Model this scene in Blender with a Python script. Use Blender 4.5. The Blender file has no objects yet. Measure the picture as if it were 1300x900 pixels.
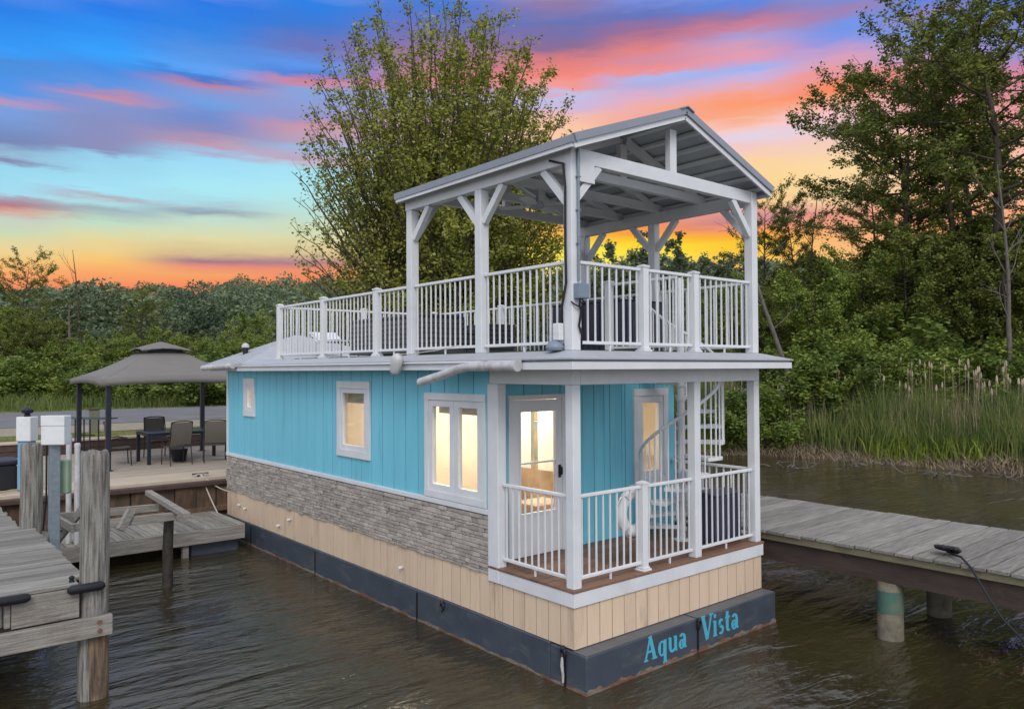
import bpy, math, random
import numpy as np
from mathutils import Vector, Matrix
PI = math.pi
S = bpy.context.scene
COL = S.collection
RNG = random.Random(7)

# ------------------------------------------------------------ camera
CAM = Vector((-5.583, -5.682, 2.303)); YAW, PITCH, ROLL = 39.997, 1.096, -0.304; FPX = 975.7
_y, _p, _r = (math.radians(a) for a in (YAW, PITCH, ROLL))
FWD = Vector((math.sin(_y)*math.cos(_p), math.cos(_y)*math.cos(_p), math.sin(_p)))
_R = Vector((math.cos(_y), -math.sin(_y), 0)); _U = _R.cross(FWD)
RIGHT = _R*math.cos(_r)+_U*math.sin(_r); UP = -_R*math.sin(_r)+_U*math.cos(_r)
cd = bpy.data.cameras.new('camera'); cam = bpy.data.objects.new('camera', cd); COL.objects.link(cam)
cd.sensor_width = 36; cd.lens = 36*FPX/1300; cd.clip_end = 3000; cd.clip_start = .05
M4 = Matrix((RIGHT, UP, -FWD)).transposed().to_4x4(); M4.translation = CAM
cam.matrix_world = M4; S.camera = cam

# ------------------------------------------------------------ world
S.view_settings.view_transform = 'Standard'; S.view_settings.look = 'None'
S.view_settings.gamma = 1; S.view_settings.use_curve_mapping = False
S.view_settings.exposure = 0.0
S.render.engine = 'CYCLES'
S.cycles.use_denoising = True
S.cycles.max_bounces = 8; S.cycles.transparent_max_bounces = 16
S.cycles.sample_clamp_indirect = 4
SUN_AZ, SUN_EL = 212, 42      # degrees: the soft light comes from behind the camera, over the bow
def lin(c):
    return tuple(((x/255)/12.92 if x/255 <= .04045 else ((x/255+.055)/1.055)**2.4) for x in c)
w = bpy.data.worlds.new('World'); S.world = w; w.use_nodes = True
def make_world():
    nt = w.node_tree; nt.nodes.clear(); N = nt.nodes; L = nt.links
    def math_(op, a, b=None, c=None, clamp=False):
        n = N.new('ShaderNodeMath'); n.operation = op; n.use_clamp = clamp
        for i, v in enumerate((a, b, c)):
            if v is None: continue
            if isinstance(v, (int, float)): n.inputs[i].default_value = v
            else: L.new(v, n.inputs[i])
        return n.outputs[0]
    def mix(f, a, b):
        n = N.new('ShaderNodeMix'); n.data_type = 'RGBA'
        for i, v in ((0, f), (6, a), (7, b)):
            if isinstance(v, (int, float)): n.inputs[i].default_value = v
            elif isinstance(v, tuple): n.inputs[i].default_value = v+(1,)
            else: L.new(v, n.inputs[i])
        return n.outputs[2]
    tc = N.new('ShaderNodeTexCoord'); sp = N.new('ShaderNodeSeparateXYZ'); L.new(tc.outputs['Generated'], sp.inputs[0])
    x, y, z = sp.outputs
    az = math_('ARCTAN2', x, y); az = math_('MULTIPLY', az, 180/PI)
    el = math_('MULTIPLY', math_('ARCSINE', z), 180/PI)
    rel = math_('SUBTRACT', az, YAW)
    rel = math_('SUBTRACT', math_('MODULO', math_('ADD', rel, 540), 360), 180)
    # cloud wisps: the elevation at which the colours are read is stirred by stretched noise
    cb = N.new('ShaderNodeCombineXYZ'); L.new(math_('MULTIPLY', rel, .055), cb.inputs[0]); L.new(math_('MULTIPLY', el, .34), cb.inputs[1])
    def noise(scale, det, off, rough=.6, dist=0.):
        m = N.new('ShaderNodeMapping'); m.inputs['Location'].default_value = off; L.new(cb.outputs[0], m.inputs[0])
        n = N.new('ShaderNodeTexNoise'); n.inputs['Scale'].default_value = scale; n.inputs['Detail'].default_value = det
        n.inputs['Roughness'].default_value = rough; n.inputs['Distortion'].default_value = dist; L.new(m.outputs[0], n.inputs[0]); return n.outputs[0]
    n1 = noise(1.0, 7, (3.1, 1.7, 0), .62, .5); n2 = noise(2.6, 6, (9.3, 4.2, 2), .6, .3); n3 = noise(7, 5, (2.3, 8.2, 5), .6, .6)
    stir = math_('ADD', math_('MULTIPLY', math_('SUBTRACT', n1, .5), 1.5), math_('MULTIPLY', math_('ADD', math_('SUBTRACT', n2, .5), math_('MULTIPLY', math_('SUBTRACT', n3, .5), .7)), 1.2))
    hz_ = N.new('ShaderNodeMapRange'); hz_.inputs[1].default_value = 4; hz_.inputs[2].default_value = 12; hz_.inputs[3].default_value = .1; L.new(el, hz_.inputs[0])
    el2 = math_('ADD', el, math_('MULTIPLY', stir, hz_.outputs[0]))
    fac = math_('DIVIDE', math_('ADD', el2, 2), 34, clamp=True)
    cols = [
     (0, [(0,(10,125,235)),(40,(25,145,245)),(60,(35,155,255)),(72,(65,140,222)),(92,(65,145,232)),(115,(75,150,235)),(127,(195,150,185)),(132,(120,160,225)),(160,(115,145,200)),(180,(120,132,180)),(195,(150,192,220)),(201,(130,132,172)),(206,(150,215,240)),(240,(165,225,245)),(247,(172,150,170)),(256,(182,122,132)),(263,(218,165,150)),(272,(200,208,200)),(290,(205,220,185)),(312,(238,215,150)),(330,(250,195,115)),(344,(252,165,100)),(362,(248,135,90))]),
     (130, [(0,(5,120,235)),(30,(20,140,245)),(60,(30,160,255)),(85,(60,140,232)),(108,(90,148,228)),(119,(178,140,185)),(125,(200,145,168)),(132,(130,150,210)),(150,(132,145,200)),(170,(140,143,190)),(190,(140,145,190)),(197,(150,210,240)),(240,(165,230,248)),(247,(182,172,188)),(254,(175,228,232)),(264,(160,182,192)),(280,(195,225,200)),(300,(228,220,165)),(325,(250,200,112)),(344,(252,165,98)),(362,(250,135,88))]),
     (260, [(0,(10,118,232)),(30,(30,130,232)),(60,(78,145,230)),(84,(88,162,248)),(93,(50,120,210)),(103,(198,130,152)),(113,(140,150,210)),(130,(110,160,230)),(150,(112,140,208)),(165,(142,140,190)),(180,(194,155,178)),(188,(165,185,220)),(198,(155,220,248)),(240,(170,235,248)),(260,(170,205,215)),(266,(145,160,178)),(276,(195,225,208)),(300,(228,220,165)),(318,(215,190,140)),(330,(165,115,140)),(338,(238,145,115)),(347,(248,165,100)),(362,(250,135,85))]),
     (390, [(0,(15,125,232)),(30,(55,120,212)),(58,(108,118,188)),(76,(88,148,238)),(89,(68,128,218)),(98,(215,130,148)),(113,(132,165,225)),(145,(150,150,205)),(157,(210,150,165)),(175,(180,165,195)),(186,(150,188,230)),(200,(202,165,185)),(213,(165,228,248)),(240,(175,235,245)),(275,(195,225,208)),(300,(222,220,170)),(320,(222,198,148)),(332,(175,125,140)),(342,(243,145,105)),(362,(250,132,80))]),
     (560, [(0,(60,120,215)),(40,(120,115,180)),(80,(185,120,150)),(100,(228,130,138)),(125,(165,165,215)),(155,(220,160,180)),(195,(205,195,220)),(240,(235,215,205)),(280,(252,222,160)),(320,(253,215,105)),(350,(252,165,75)),(362,(250,130,70))]),
     (720, [(0,(150,125,170)),(30,(100,115,185)),(58,(140,110,152)),(75,(226,125,125)),(95,(246,135,122)),(110,(245,155,150)),(118,(190,195,235)),(130,(208,185,222)),(142,(242,190,178)),(156,(253,200,168)),(190,(253,205,160)),(250,(254,212,130)),(282,(245,160,100)),(300,(254,190,50)),(315,(255,235,55)),(345,(255,240,120)),(358,(255,205,90))]),
     (820, [(0,(115,138,220)),(20,(100,115,188)),(40,(165,112,150)),(60,(230,130,130)),(78,(215,142,165)),(88,(246,140,130)),(97,(170,185,242)),(108,(182,175,225)),(125,(228,175,198)),(140,(246,172,158)),(153,(251,160,128)),(168,(252,200,175)),(210,(253,212,150)),(250,(254,212,130)),(274,(235,155,135)),(289,(250,145,85)),(297,(255,160,30)),(305,(255,205,15)),(320,(255,232,40)),(340,(255,236,110)),(358,(255,200,80))]),
     (950, [(0,(85,132,225)),(14,(150,120,172)),(30,(205,125,150)),(45,(170,158,215)),(68,(232,155,175)),(80,(200,165,212)),(90,(152,180,245)),(104,(202,180,225)),(121,(246,165,152)),(131,(255,152,105)),(145,(251,172,135)),(159,(252,200,192)),(171,(226,215,235)),(185,(246,202,200)),(203,(254,212,162)),(232,(255,216,148)),(255,(253,210,138)),(266,(228,152,142)),(284,(195,132,142)),(291,(246,150,108)),(299,(255,168,40)),(310,(255,202,25)),(335,(255,195,70))]),
     (1080, [(0,(118,138,215)),(14,(162,130,180)),(30,(110,148,235)),(50,(130,150,232)),(70,(218,160,192)),(84,(228,158,175)),(98,(250,140,110)),(112,(254,130,86)),(125,(251,172,148)),(145,(250,196,204)),(165,(238,210,216)),(182,(246,205,192)),(215,(255,220,160)),(250,(253,215,165)),(278,(240,155,135)),(300,(252,178,120)),(330,(255,198,120))]),
     (1200, [(0,(80,130,225)),(16,(152,130,192)),(36,(70,150,250)),(60,(160,160,220)),(80,(228,148,175)),(100,(225,135,150)),(130,(238,152,155)),(180,(247,196,170)),(230,(252,205,158)),(290,(252,162,105)),(330,(252,186,118))]),
     (1300, [(0,(60,118,218)),(20,(120,128,205)),(60,(130,150,225)),(90,(214,135,160)),(150,(242,158,158)),(200,(252,196,168)),(300,(252,162,100))]),
    ]
    prev = None; prev_a = None
    for u, st in cols:
        a = math.degrees(math.atan((u-650)/FPX)); rp = N.new('ShaderNodeValToRGB'); L.new(fac, rp.inputs[0]); cr = rp.color_ramp
        pts = []
        for v, c in st:
            e = math.degrees(math.atan((468.7-v)/FPX*math.cos(math.radians(a)))); pts.append(((e+2)/34, lin(c)))
        pts.sort(key=lambda t: t[0]); pts.append((.90, (.58, .61, .70)))
        cr.elements[0].position = pts[0][0]; cr.elements[0].color = pts[0][1]+(1,)
        cr.elements[1].position = pts[-1][0]; cr.elements[1].color = pts[-1][1]+(1,)
        for p, c in pts[1:-1]:
            e_ = cr.elements.new(p); e_.color = c+(1,)
        if prev is None: prev = rp.outputs[0]
        else:
            mr = N.new('ShaderNodeMapRange'); mr.inputs[1].default_value = prev_a; mr.inputs[2].default_value = a; mr.interpolation_type = 'SMOOTHSTEP'; L.new(rel, mr.inputs[0])
            prev = mix(mr.outputs[0], prev, rp.outputs[0])
        prev_a = a
    hs = N.new('ShaderNodeHueSaturation'); hs.inputs['Saturation'].default_value = .97; hs.inputs['Value'].default_value = .98; L.new(prev, hs.inputs['Color']); prev = hs.outputs[0]
    # overcast soft sky overhead and behind
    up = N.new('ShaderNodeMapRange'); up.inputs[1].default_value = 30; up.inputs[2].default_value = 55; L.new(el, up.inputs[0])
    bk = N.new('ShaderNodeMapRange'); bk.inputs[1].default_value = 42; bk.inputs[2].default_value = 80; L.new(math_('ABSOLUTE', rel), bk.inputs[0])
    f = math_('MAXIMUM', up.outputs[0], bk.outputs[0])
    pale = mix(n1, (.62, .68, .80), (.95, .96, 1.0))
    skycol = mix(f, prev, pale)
    # the daylight sky behind the cloud
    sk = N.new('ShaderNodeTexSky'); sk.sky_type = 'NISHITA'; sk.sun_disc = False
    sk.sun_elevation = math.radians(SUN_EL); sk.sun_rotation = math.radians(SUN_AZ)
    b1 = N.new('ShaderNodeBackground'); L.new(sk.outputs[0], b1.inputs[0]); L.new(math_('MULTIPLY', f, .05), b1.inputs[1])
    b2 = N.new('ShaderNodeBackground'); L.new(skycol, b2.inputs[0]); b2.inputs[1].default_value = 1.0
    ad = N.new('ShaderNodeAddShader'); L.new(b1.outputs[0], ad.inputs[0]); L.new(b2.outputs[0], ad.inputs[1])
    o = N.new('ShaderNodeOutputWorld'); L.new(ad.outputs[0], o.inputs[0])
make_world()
sd = bpy.data.lights.new('sun', 'SUN'); sd.energy = 1.5; sd.angle = math.radians(25); sd.color = (1, .96, .9)
so = bpy.data.objects.new('sun', sd); COL.objects.link(so)
_a, _e = math.radians(SUN_AZ), math.radians(SUN_EL)
so.rotation_euler = Vector((math.sin(_a)*math.cos(_e), math.cos(_a)*math.cos(_e), math.sin(_e))).to_track_quat('Z', 'Y').to_euler()

# ------------------------------------------------------------ helpers
ORG = {}
def tag(o, label=None, cat=None, group=None, kind=None):
    if label: o['label'] = label
    if cat: o['category'] = cat
    if group: o['group'] = group
    if kind: o['kind'] = kind
    return o
def thing(name, label, cat, loc=(0, 0, 0), rz=0, group=None):
    o = bpy.data.objects.new(name, None); COL.objects.link(o); o.location = loc; o.rotation_euler = (0, 0, rz)
    o.empty_display_size = .2
    return tag(o, label, cat, group)
def origin_of(o):
    v = Vector((0, 0, 0))
    while o is not None: v += Vector(o.location); o = o.parent
    return v
def copy_tree(o, parent=None):
    c = o.copy(); COL.objects.link(c)
    if parent is not None: c.parent = parent
    for ch in list(o.children): copy_tree(ch, c)
    return c
class MB:
    def __init__(s): s.v = []; s.f = []
    def add(s, vs, fs):
        n = len(s.v); s.v += [tuple(p) for p in vs]; s.f += [tuple(i+n for i in f) for f in fs]
    def box(s, x0, x1, y0, y1, z0, z1):
        s.add([(x0,y0,z0),(x1,y0,z0),(x1,y1,z0),(x0,y1,z0),(x0,y0,z1),(x1,y0,z1),(x1,y1,z1),(x0,y1,z1)],
              [(0,3,2,1),(4,5,6,7),(0,1,5,4),(1,2,6,5),(2,3,7,6),(3,0,4,7)]); return s
    def obox(s, c, sx, sy, sz, rot=None):
        m = rot or Matrix.Identity(3); c = Vector(c)
        vs = [c+m@Vector((a*sx/2, b*sy/2, d*sz/2)) for d in (-1, 1) for a, b in ((-1,-1),(1,-1),(1,1),(-1,1))]
        s.add(vs, [(0,3,2,1),(4,5,6,7),(0,1,5,4),(1,2,6,5),(2,3,7,6),(3,0,4,7)]); return s
    def beam(s, p, q, wd, ht, up=(0, 0, 1)):
        p, q = Vector(p), Vector(q); d = (q-p); L = d.length; d.normalize(); u = Vector(up)
        if abs(d.dot(u)) > .99: u = Vector((0, 1, 0))
        sx = d.cross(u).normalized(); uz = sx.cross(d)
        return s.obox((p+q)/2, wd, L, ht, Matrix((sx, d, uz)).transposed())
    def tube(s, pts, rad, n=8, cap=True):
        pts = [Vector(p) for p in pts]; k = len(pts)
        if isinstance(rad, (int, float)): rad = [rad]*k
        base = len(s.v); prevx = None
        for i, p in enumerate(pts):
            d = (pts[min(i+1, k-1)]-pts[max(i-1, 0)]).normalized()
            if prevx is None:
                a = Vector((0, 0, 1)) if abs(d.z) < .9 else Vector((1, 0, 0)); x = d.cross(a).normalized()
            else: x = (prevx-d*prevx.dot(d)).normalized()
            y = d.cross(x); prevx = x
            for j in range(n):
                t = 2*PI*j/n; s.v.append(tuple(p+(x*math.cos(t)+y*math.sin(t))*rad[i]))
        for i in range(k-1):
            for j in range(n):
                a = base+i*n+j; b = base+i*n+(j+1) % n; s.f.append((a, b, b+n, a+n))
        if cap:
            s.f.append(tuple(base+j for j in reversed(range(n)))); s.f.append(tuple(base+(k-1)*n+j for j in range(n)))
        return s
    def lathe(s, c, prof, n=24, axis='z'):
        base = len(s.v); k = len(prof)
        for r, h in prof:
            for j in range(n):
                t = 2*PI*j/n; a, b = r*math.cos(t), r*math.sin(t)
                p = (a, b, h) if axis == 'z' else ((h, a, b) if axis == 'x' else (a, h, b))
                s.v.append((c[0]+p[0], c[1]+p[1], c[2]+p[2]))
        for i in range(k-1):
            for j in range(n):
                a = base+i*n+j; b = base+i*n+(j+1) % n; s.f.append((a, b, b+n, a+n))
        s.f.append(tuple(base+j for j in reversed(range(n)))); s.f.append(tuple(base+(k-1)*n+j for j in range(n)))
        return s
    def prism(s, poly, z0, z1):
        n = len(poly); b = len(s.v)
        s.v += [(x, y, z0) for x, y in poly]+[(x, y, z1) for x, y in poly]
        s.f += [tuple(b+i for i in reversed(range(n))), tuple(b+n+i for i in range(n))]
        s.f += [(b+i, b+(i+1) % n, b+n+(i+1) % n, b+n+i) for i in range(n)]; return s
    def build(s, name, m, parent=None, smooth=False, bevel=0, seg=1):
        o3 = origin_of(parent) if parent is not None else Vector((0, 0, 0))
        me = bpy.data.meshes.new(name)
        me.from_pydata([(a-o3.x, b-o3.y, c-o3.z) for a, b, c in s.v], [], s.f); me.materials.append(m)
        if smooth:
            me.polygons.foreach_set('use_smooth', [True]*len(me.polygons))
            try: me.set_sharp_from_angle(angle=math.radians(40))
            except Exception: pass
        me.update(); o = bpy.data.objects.new(name, me); COL.objects.link(o)
        if parent is not None: o.parent = parent
        if bevel:
            b = o.modifiers.new('bevel', 'BEVEL'); b.width = bevel; b.segments = seg; b.limit_method = 'ANGLE'
        return o
def cuts(a0, a1, b0, b1, holes):
    """rectangle minus holes -> rectangles"""
    out = [(a0, a1, b0, b1)]
    for h0, h1, g0, g1 in holes:
        nx = []
        for x0, x1, y0, y1 in out:
            if h1 <= x0 or h0 >= x1 or g1 <= y0 or g0 >= y1: nx.append((x0, x1, y0, y1)); continue
            if h0 > x0: nx.append((x0, h0, y0, y1))
            if h1 < x1: nx.append((h1, x1, y0, y1))
            m0, m1 = max(x0, h0), min(x1, h1)
            if g0 > y0: nx.append((m0, m1, y0, g0))
            if g1 < y1: nx.append((m0, m1, g1, y1))
        out = nx
    return out
def at(u, F, z=0):
    """ground position at a bearing (photo column) and a distance ahead"""
    r = (u-650)/FPX*F
    return Vector((CAM.x+F*math.sin(_y)+r*math.cos(_y), CAM.y+F*math.cos(_y)-r*math.sin(_y), z))

# ------------------------------------------------------------ materials
def mat(name, col, rough=.6, col2=None, scale=6, stretch=(1, 1, 1), bump=0, bscale=None, island=0, metal=0, spec=.4,
        contrast=.5, dirt=None, dirt_amt=.5, dscale=2, dlow=.5, dstretch=(1, 1, 1), trans=0, fine=0):
    m = bpy.data.materials.new(name); m.use_nodes = True; nt = m.node_tree; N = nt.nodes; L = nt.links
    b = N['Principled BSDF']; b.inputs['Roughness'].default_value = rough; b.inputs['Metallic'].default_value = metal
    b.inputs['Specular IOR Level'].default_value = spec
    tc = N.new('ShaderNodeTexCoord')
    def nz(sc, st, det=5, rough=.6):
        mp = N.new('ShaderNodeMapping'); mp.inputs['Scale'].default_value = st; L.new(tc.outputs['Object'], mp.inputs[0])
        n = N.new('ShaderNodeTexNoise'); n.inputs['Scale'].default_value = sc; n.inputs['Detail'].default_value = det; n.inputs['Roughness'].default_value = rough
        L.new(mp.outputs[0], n.inputs[0]); return n.outputs[0]
    def mx(f, a, c, blend='MIX'):
        n = N.new('ShaderNodeMix'); n.data_type = 'RGBA'; n.blend_type = blend
        for i, v in ((0, f), (6, a), (7, c)):
            if isinstance(v, (int, float)): n.inputs[i].default_value = v
            elif isinstance(v, tuple): n.inputs[i].default_value = tuple(v)+(1,)
            else: L.new(v, n.inputs[i])
        return n.outputs[2]
    def mr(v, a, c, d=0, e=1):
        n = N.new('ShaderNodeMapRange'); n.inputs[1].default_value = a; n.inputs[2].default_value = c; n.inputs[3].default_value = d; n.inputs[4].default_value = e
        L.new(v, n.inputs[0]); return n.outputs[0]
    c = tuple(col)
    if col2 is None: col2 = tuple(x*.82 for x in col)
    nn = nz(scale, stretch)
    c = mx(mr(nn, .5-contrast/2, .5+contrast/2), tuple(col), tuple(col2))
    if island:
        g = N.new('ShaderNodeNewGeometry'); v = mr(g.outputs['Random Per Island'], 0, 1, 1-island, 1+island)
        vc = N.new('ShaderNodeCombineXYZ')
        for i in range(3): L.new(v, vc.inputs[i])
        c = mx(1., c, vc.outputs[0], 'MULTIPLY')
    if dirt:
        c = mx(mr(nz(dscale, dstretch, 8, .7), dlow, dlow+.2, 0, dirt_amt), c, tuple(dirt))
    if fine:
        c = mx(fine, c, mx(nz(60, (1, 1, 1), 3), (0, 0, 0), (1, 1, 1)), 'OVERLAY')
    if isinstance(c, tuple): b.inputs['Base Color'].default_value = c+(1,)
    else: L.new(c, b.inputs['Base Color'])
    if bump:
        bp = N.new('ShaderNodeBump'); bp.inputs['Strength'].default_value = bump; bp.inputs['Distance'].default_value = .02
        L.new(nz(bscale, stretch) if bscale else nn, bp.inputs['Height']); L.new(bp.outputs[0], b.inputs['Normal'])
    if trans:
        t = N.new('ShaderNodeBsdfTranslucent'); ms = N.new('ShaderNodeMixShader'); ms.inputs[0].default_value = trans
        L.new(c, t.inputs[0]); L.new(b.outputs[0], ms.inputs[1]); L.new(t.outputs[0], ms.inputs[2]); L.new(ms.outputs[0], N['Material Output'].inputs[0])
    return m
WHITE = mat('white_paint', (.67, .675, .70), .45, (.60, .61, .635), 3, bump=.05, bscale=30, contrast=.3, dirt=(.35, .33, .3), dirt_amt=.22, dscale=1.7, dlow=.56, fine=.06)
RAILW = mat('white_railing', (.69, .695, .71), .4, (.63, .64, .655), 4, contrast=.3, fine=.05)
TEAL = mat('teal_siding', (.17, .53, .67), .55, (.15, .49, .625), 2.2, stretch=(3, 3, .35), bump=.12, bscale=26, island=.035, contrast=.4, dirt=(.12, .30, .35), dirt_amt=.6, dscale=1.3, dlow=.56, dstretch=(4, 4, .4), fine=.08)
TEALD = mat('teal_groove', (.05, .19, .25), .7)
TAN = mat('tan_siding', (.68, .52, .38), .6, (.61, .46, .33), 3, stretch=(5, 5, .5), bump=.12, bscale=22, island=.04, contrast=.5, dirt=(.30, .22, .15), dirt_amt=.7, dscale=1.6, dlow=.55, dstretch=(3, 3, .5), fine=.08)
TAND = mat('tan_groove', (.19, .135, .09), .8)
STONE = mat('ledge_stone', (.46, .41, .365), .85, (.29, .255, .225), 14, bump=.6, bscale=38, island=.20, contrast=.4, fine=.2)
MORTAR = mat('stone_backing', (.06, .055, .05), .9)
HULL = mat('hull_paint', (.042, .054, .074), .38, (.065, .078, .10), 2.2, bump=.12, bscale=5, contrast=.5, dirt=(.13, .13, .13), dirt_amt=.7, dscale=3, dlow=.53, dstretch=(1, 1, 2.5), fine=.1)
HULLTOP = mat('hull_top', (.13, .135, .145), .6, (.09, .095, .10), 3, bump=.2, bscale=20, dirt=(.22, .2, .17), dirt_amt=.4, dlow=.55)
RUST = mat('rust_line', (.16, .075, .045), .9, (.20, .17, .14), 5, stretch=(1, 1, 4), bump=.5, bscale=24, contrast=.15)
DECK = mat('porch_boards', (.22, .115, .07), .55, (.13, .07, .045), 5, stretch=(8, .8, 8), bump=.2, island=.22, contrast=.5, fine=.1)
WDOCK = mat('weathered_dock', (.27, .255, .23), .85, (.13, .122, .11), 5, stretch=(.5, 9, 9), bump=.5, island=.30, contrast=.35, dirt=(.12, .11, .09), dirt_amt=.5, dscale=2.5, dlow=.56, dstretch=(.7, 3, 3), fine=.25)
WBEAM = mat('weathered_beam', (.30, .28, .25), .85, (.15, .135, .12), 6, stretch=(.6, 6, 9), bump=.5, island=.12, contrast=.4, dirt=(.11, .08, .05), dirt_amt=.5, dscale=1.8, dlow=.54, fine=.25)
PILE = mat('weathered_pile', (.29, .275, .25), .9, (.10, .09, .08), 7, stretch=(5, 5, .35), bump=.9, contrast=.28, dirt=(.085, .05, .03), dirt_amt=.8, dscale=1.2, dlow=.56, dstretch=(1, 1, .5), fine=.3)
PILEW = mat('wet_pile', (.23, .16, .10), .8, (.07, .05, .035), 6, stretch=(5, 5, .4), bump=.8, contrast=.3, dirt=(.05, .035, .025), dirt_amt=.7, dscale=2.5, dlow=.5, fine=.3)
DARKW = mat('dark_wet_wood', (.055, .045, .035), .7, (.02, .017, .014), 6, stretch=(2, 2, 2), bump=.6, contrast=.4)
SEAW = mat('rusty_sheet', (.14, .082, .05), .85, (.06, .042, .03), 3, stretch=(3, 1, .8), bump=.4, bscale=14, island=.25, contrast=.3, dirt=(.30, .17, .09), dirt_amt=.6, dscale=2.6, dlow=.54, dstretch=(2, 1, .7), fine=.2)
CAPW = mat('seawall_cap', (.085, .05, .04), .7, (.05, .03, .025), 6)
CONC = mat('concrete_border', (.52, .43, .33), .85, (.43, .35, .27), 3, bump=.25, bscale=30, dirt=(.25, .22, .18), dirt_amt=.35, dlow=.55, fine=.12)
PAVER = mat('patio_boards', (.42, .355, .285), .85, (.31, .26, .21), 4, stretch=(1, 4, 1), bump=.2, island=.10, fine=.15)
CANVAS = mat('grey_canvas', (.19, .175, .165), .85, (.16, .148, .14), 2.5, bump=.25, bscale=5, fine=.08)
BLACKM = mat('black_metal', (.012, .014, .025), .4, spec=.5)
STEEL = mat('galvanised', (.25, .30, .34), .45, (.18, .22, .26), 20, metal=.5, contrast=.4, bump=.05)
GALV = mat('roof_metal', (.40, .415, .45), .5, (.35, .365, .40), 5, spec=.5, fine=.05)
DRIP = mat('drip_metal', (.25, .27, .32), .4, (.21, .23, .28), 4)
UNDER = mat('roof_underside', (.46, .48, .51), .5, (.38, .40, .43), 2, fine=.05)
LATT = mat('purlin_gap', (.02, .02, .022), .9)
PLAST = mat('white_plastic', (.70, .71, .72), .35, (.62, .63, .64), 8, dirt=(.42, .36, .26), dirt_amt=.35, dscale=4, dlow=.55)
PVC = mat('stained_pipe', (.55, .55, .56), .4, (.40, .40, .40), 6, dirt=(.22, .17, .12), dirt_amt=.6, dscale=4, dlow=.52, contrast=.3)
GREYBOX = mat('grey_plastic', (.20, .25, .31), .45)
CABLE = mat('black_rubber', (.012, .012, .016), .5)
ROPE = mat('white_rope', (.55, .52, .47), .9, (.35, .33, .3), 60, bump=.4)
NAVY = mat('navy_panel', (.030, .030, .062), .5, (.042, .042, .08), 8, fine=.1)
SLAT = mat('grey_slats', (.115, .105, .125), .6, (.085, .08, .095), 6, stretch=(1, 1, 6), island=.12)
TURF = mat('deck_turf', (.09, .13, .04), .95, (.06, .09, .03), 40, bump=.5)
SLING = mat('brown_sling', (.13, .115, .095), .7, (.10, .09, .075), 60, bump=.2)
CHAIRM = mat('chair_frame', (.035, .03, .028), .45)
TABLEG = mat('table_glass', (.10, .14, .20), .12, (.08, .11, .16), 3, spec=.7)
CREAM = mat('interior_wall', (.80, .74, .63), .8, (.72, .64, .52), 1.5)
INFLOOR = mat('interior_floor', (.40, .26, .15), .5, (.32, .2, .11), 6, stretch=(6, 1, 1))
INCAB = mat('interior_cabinet', (.34, .23, .14), .6, (.5, .4, .28), 4)
LETTER = mat('teal_lettering', (.08, .40, .54), .5, (.07, .36, .5), 12)
GREENPILE = mat('green_sleeve', (.07, .17, .13), .6, (.05, .11, .085), 5, dirt=(.16, .14, .10), dirt_amt=.8, dscale=3, dlow=.5)
CONCP = mat('stained_concrete', (.22, .19, .14), .9, (.09, .08, .06), 6, bump=.5, contrast=.4, fine=.2)
BLUEP = mat('blue_pedestal', (.16, .36, .55), .5, (.13, .31, .48), 5)
GREENB = mat('pale_green_box', (.28, .38, .26), .6)
BARK = mat('bark', (.085, .068, .052), .95, (.045, .036, .028), 7, stretch=(3, 3, .6), bump=.6)
BARKL = mat('pale_bark', (.17, .15, .13), .95, (.08, .07, .06), 7, stretch=(2, 2, .7), bump=.6)
def leafmat(name, c1, c2, c3, nscale=.55):
    m = bpy.data.materials.new(name); m.use_nodes = True; nt = m.node_tree; N = nt.nodes; L = nt.links
    b = N['Principled BSDF']; b.inputs['Roughness'].default_value = .55; b.inputs['Specular IOR Level'].default_value = .25
    g = N.new('ShaderNodeNewGeometry'); rp = N.new('ShaderNodeValToRGB'); cr = rp.color_ramp
    cr.elements[0].color = c1+(1,); cr.elements[1].color = c3+(1,); e = cr.elements.new(.5); e.color = c2+(1,)
    tc = N.new('ShaderNodeTexCoord'); n = N.new('ShaderNodeTexNoise'); n.inputs['Scale'].default_value = nscale; n.inputs['Detail'].default_value = 3; L.new(tc.outputs['Object'], n.inputs[0])
    a = N.new('ShaderNodeMath'); a.operation = 'MULTIPLY_ADD'; a.inputs[1].default_value = .6; L.new(g.outputs['Random Per Island'], a.inputs[0])
    m2 = N.new('ShaderNodeMath'); m2.operation = 'MULTIPLY_ADD'; m2.inputs[1].default_value = 1.6; m2.inputs[2].default_value = -.6; L.new(n.outputs[0], m2.inputs[0]); L.new(m2.outputs[0], a.inputs[2])
    L.new(a.outputs[0], rp.inputs[0]); L.new(rp.outputs[0], b.inputs['Base Color'])
    t = N.new('ShaderNodeBsdfTranslucent'); L.new(rp.outputs[0], t.inputs[0]); ms = N.new('ShaderNodeMixShader'); ms.inputs[0].default_value = .25
    L.new(b.outputs[0], ms.inputs[1]); L.new(t.outputs[0], ms.inputs[2]); L.new(ms.outputs[0], N['Material Output'].inputs[0])
    return m
LEAF_BIG = leafmat('maple_leaves', (.12, .13, .025), (.25, .27, .045), (.38, .37, .08))
LEAF_WOOD = leafmat('woodland_leaves', (.055, .07, .015), (.13, .16, .03), (.29, .29, .06))
LEAF_MID = leafmat('midground_leaves', (.085, .13, .026), (.19, .26, .045), (.36, .40, .08))
LEAF_FAR = leafmat('hill_leaves', (.07, .105, .065), (.14, .185, .10), (.25, .29, .15), .09)  # greens lightened and greyed: distance haze put into the leaf colour
LEAF_SHRUB = leafmat('shrub_leaves', (.07, .11, .022), (.14, .20, .038), (.27, .33, .065))
REED = leafmat('reed_blades', (.065, .105, .03), (.13, .18, .045), (.27, .28, .09))
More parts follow.
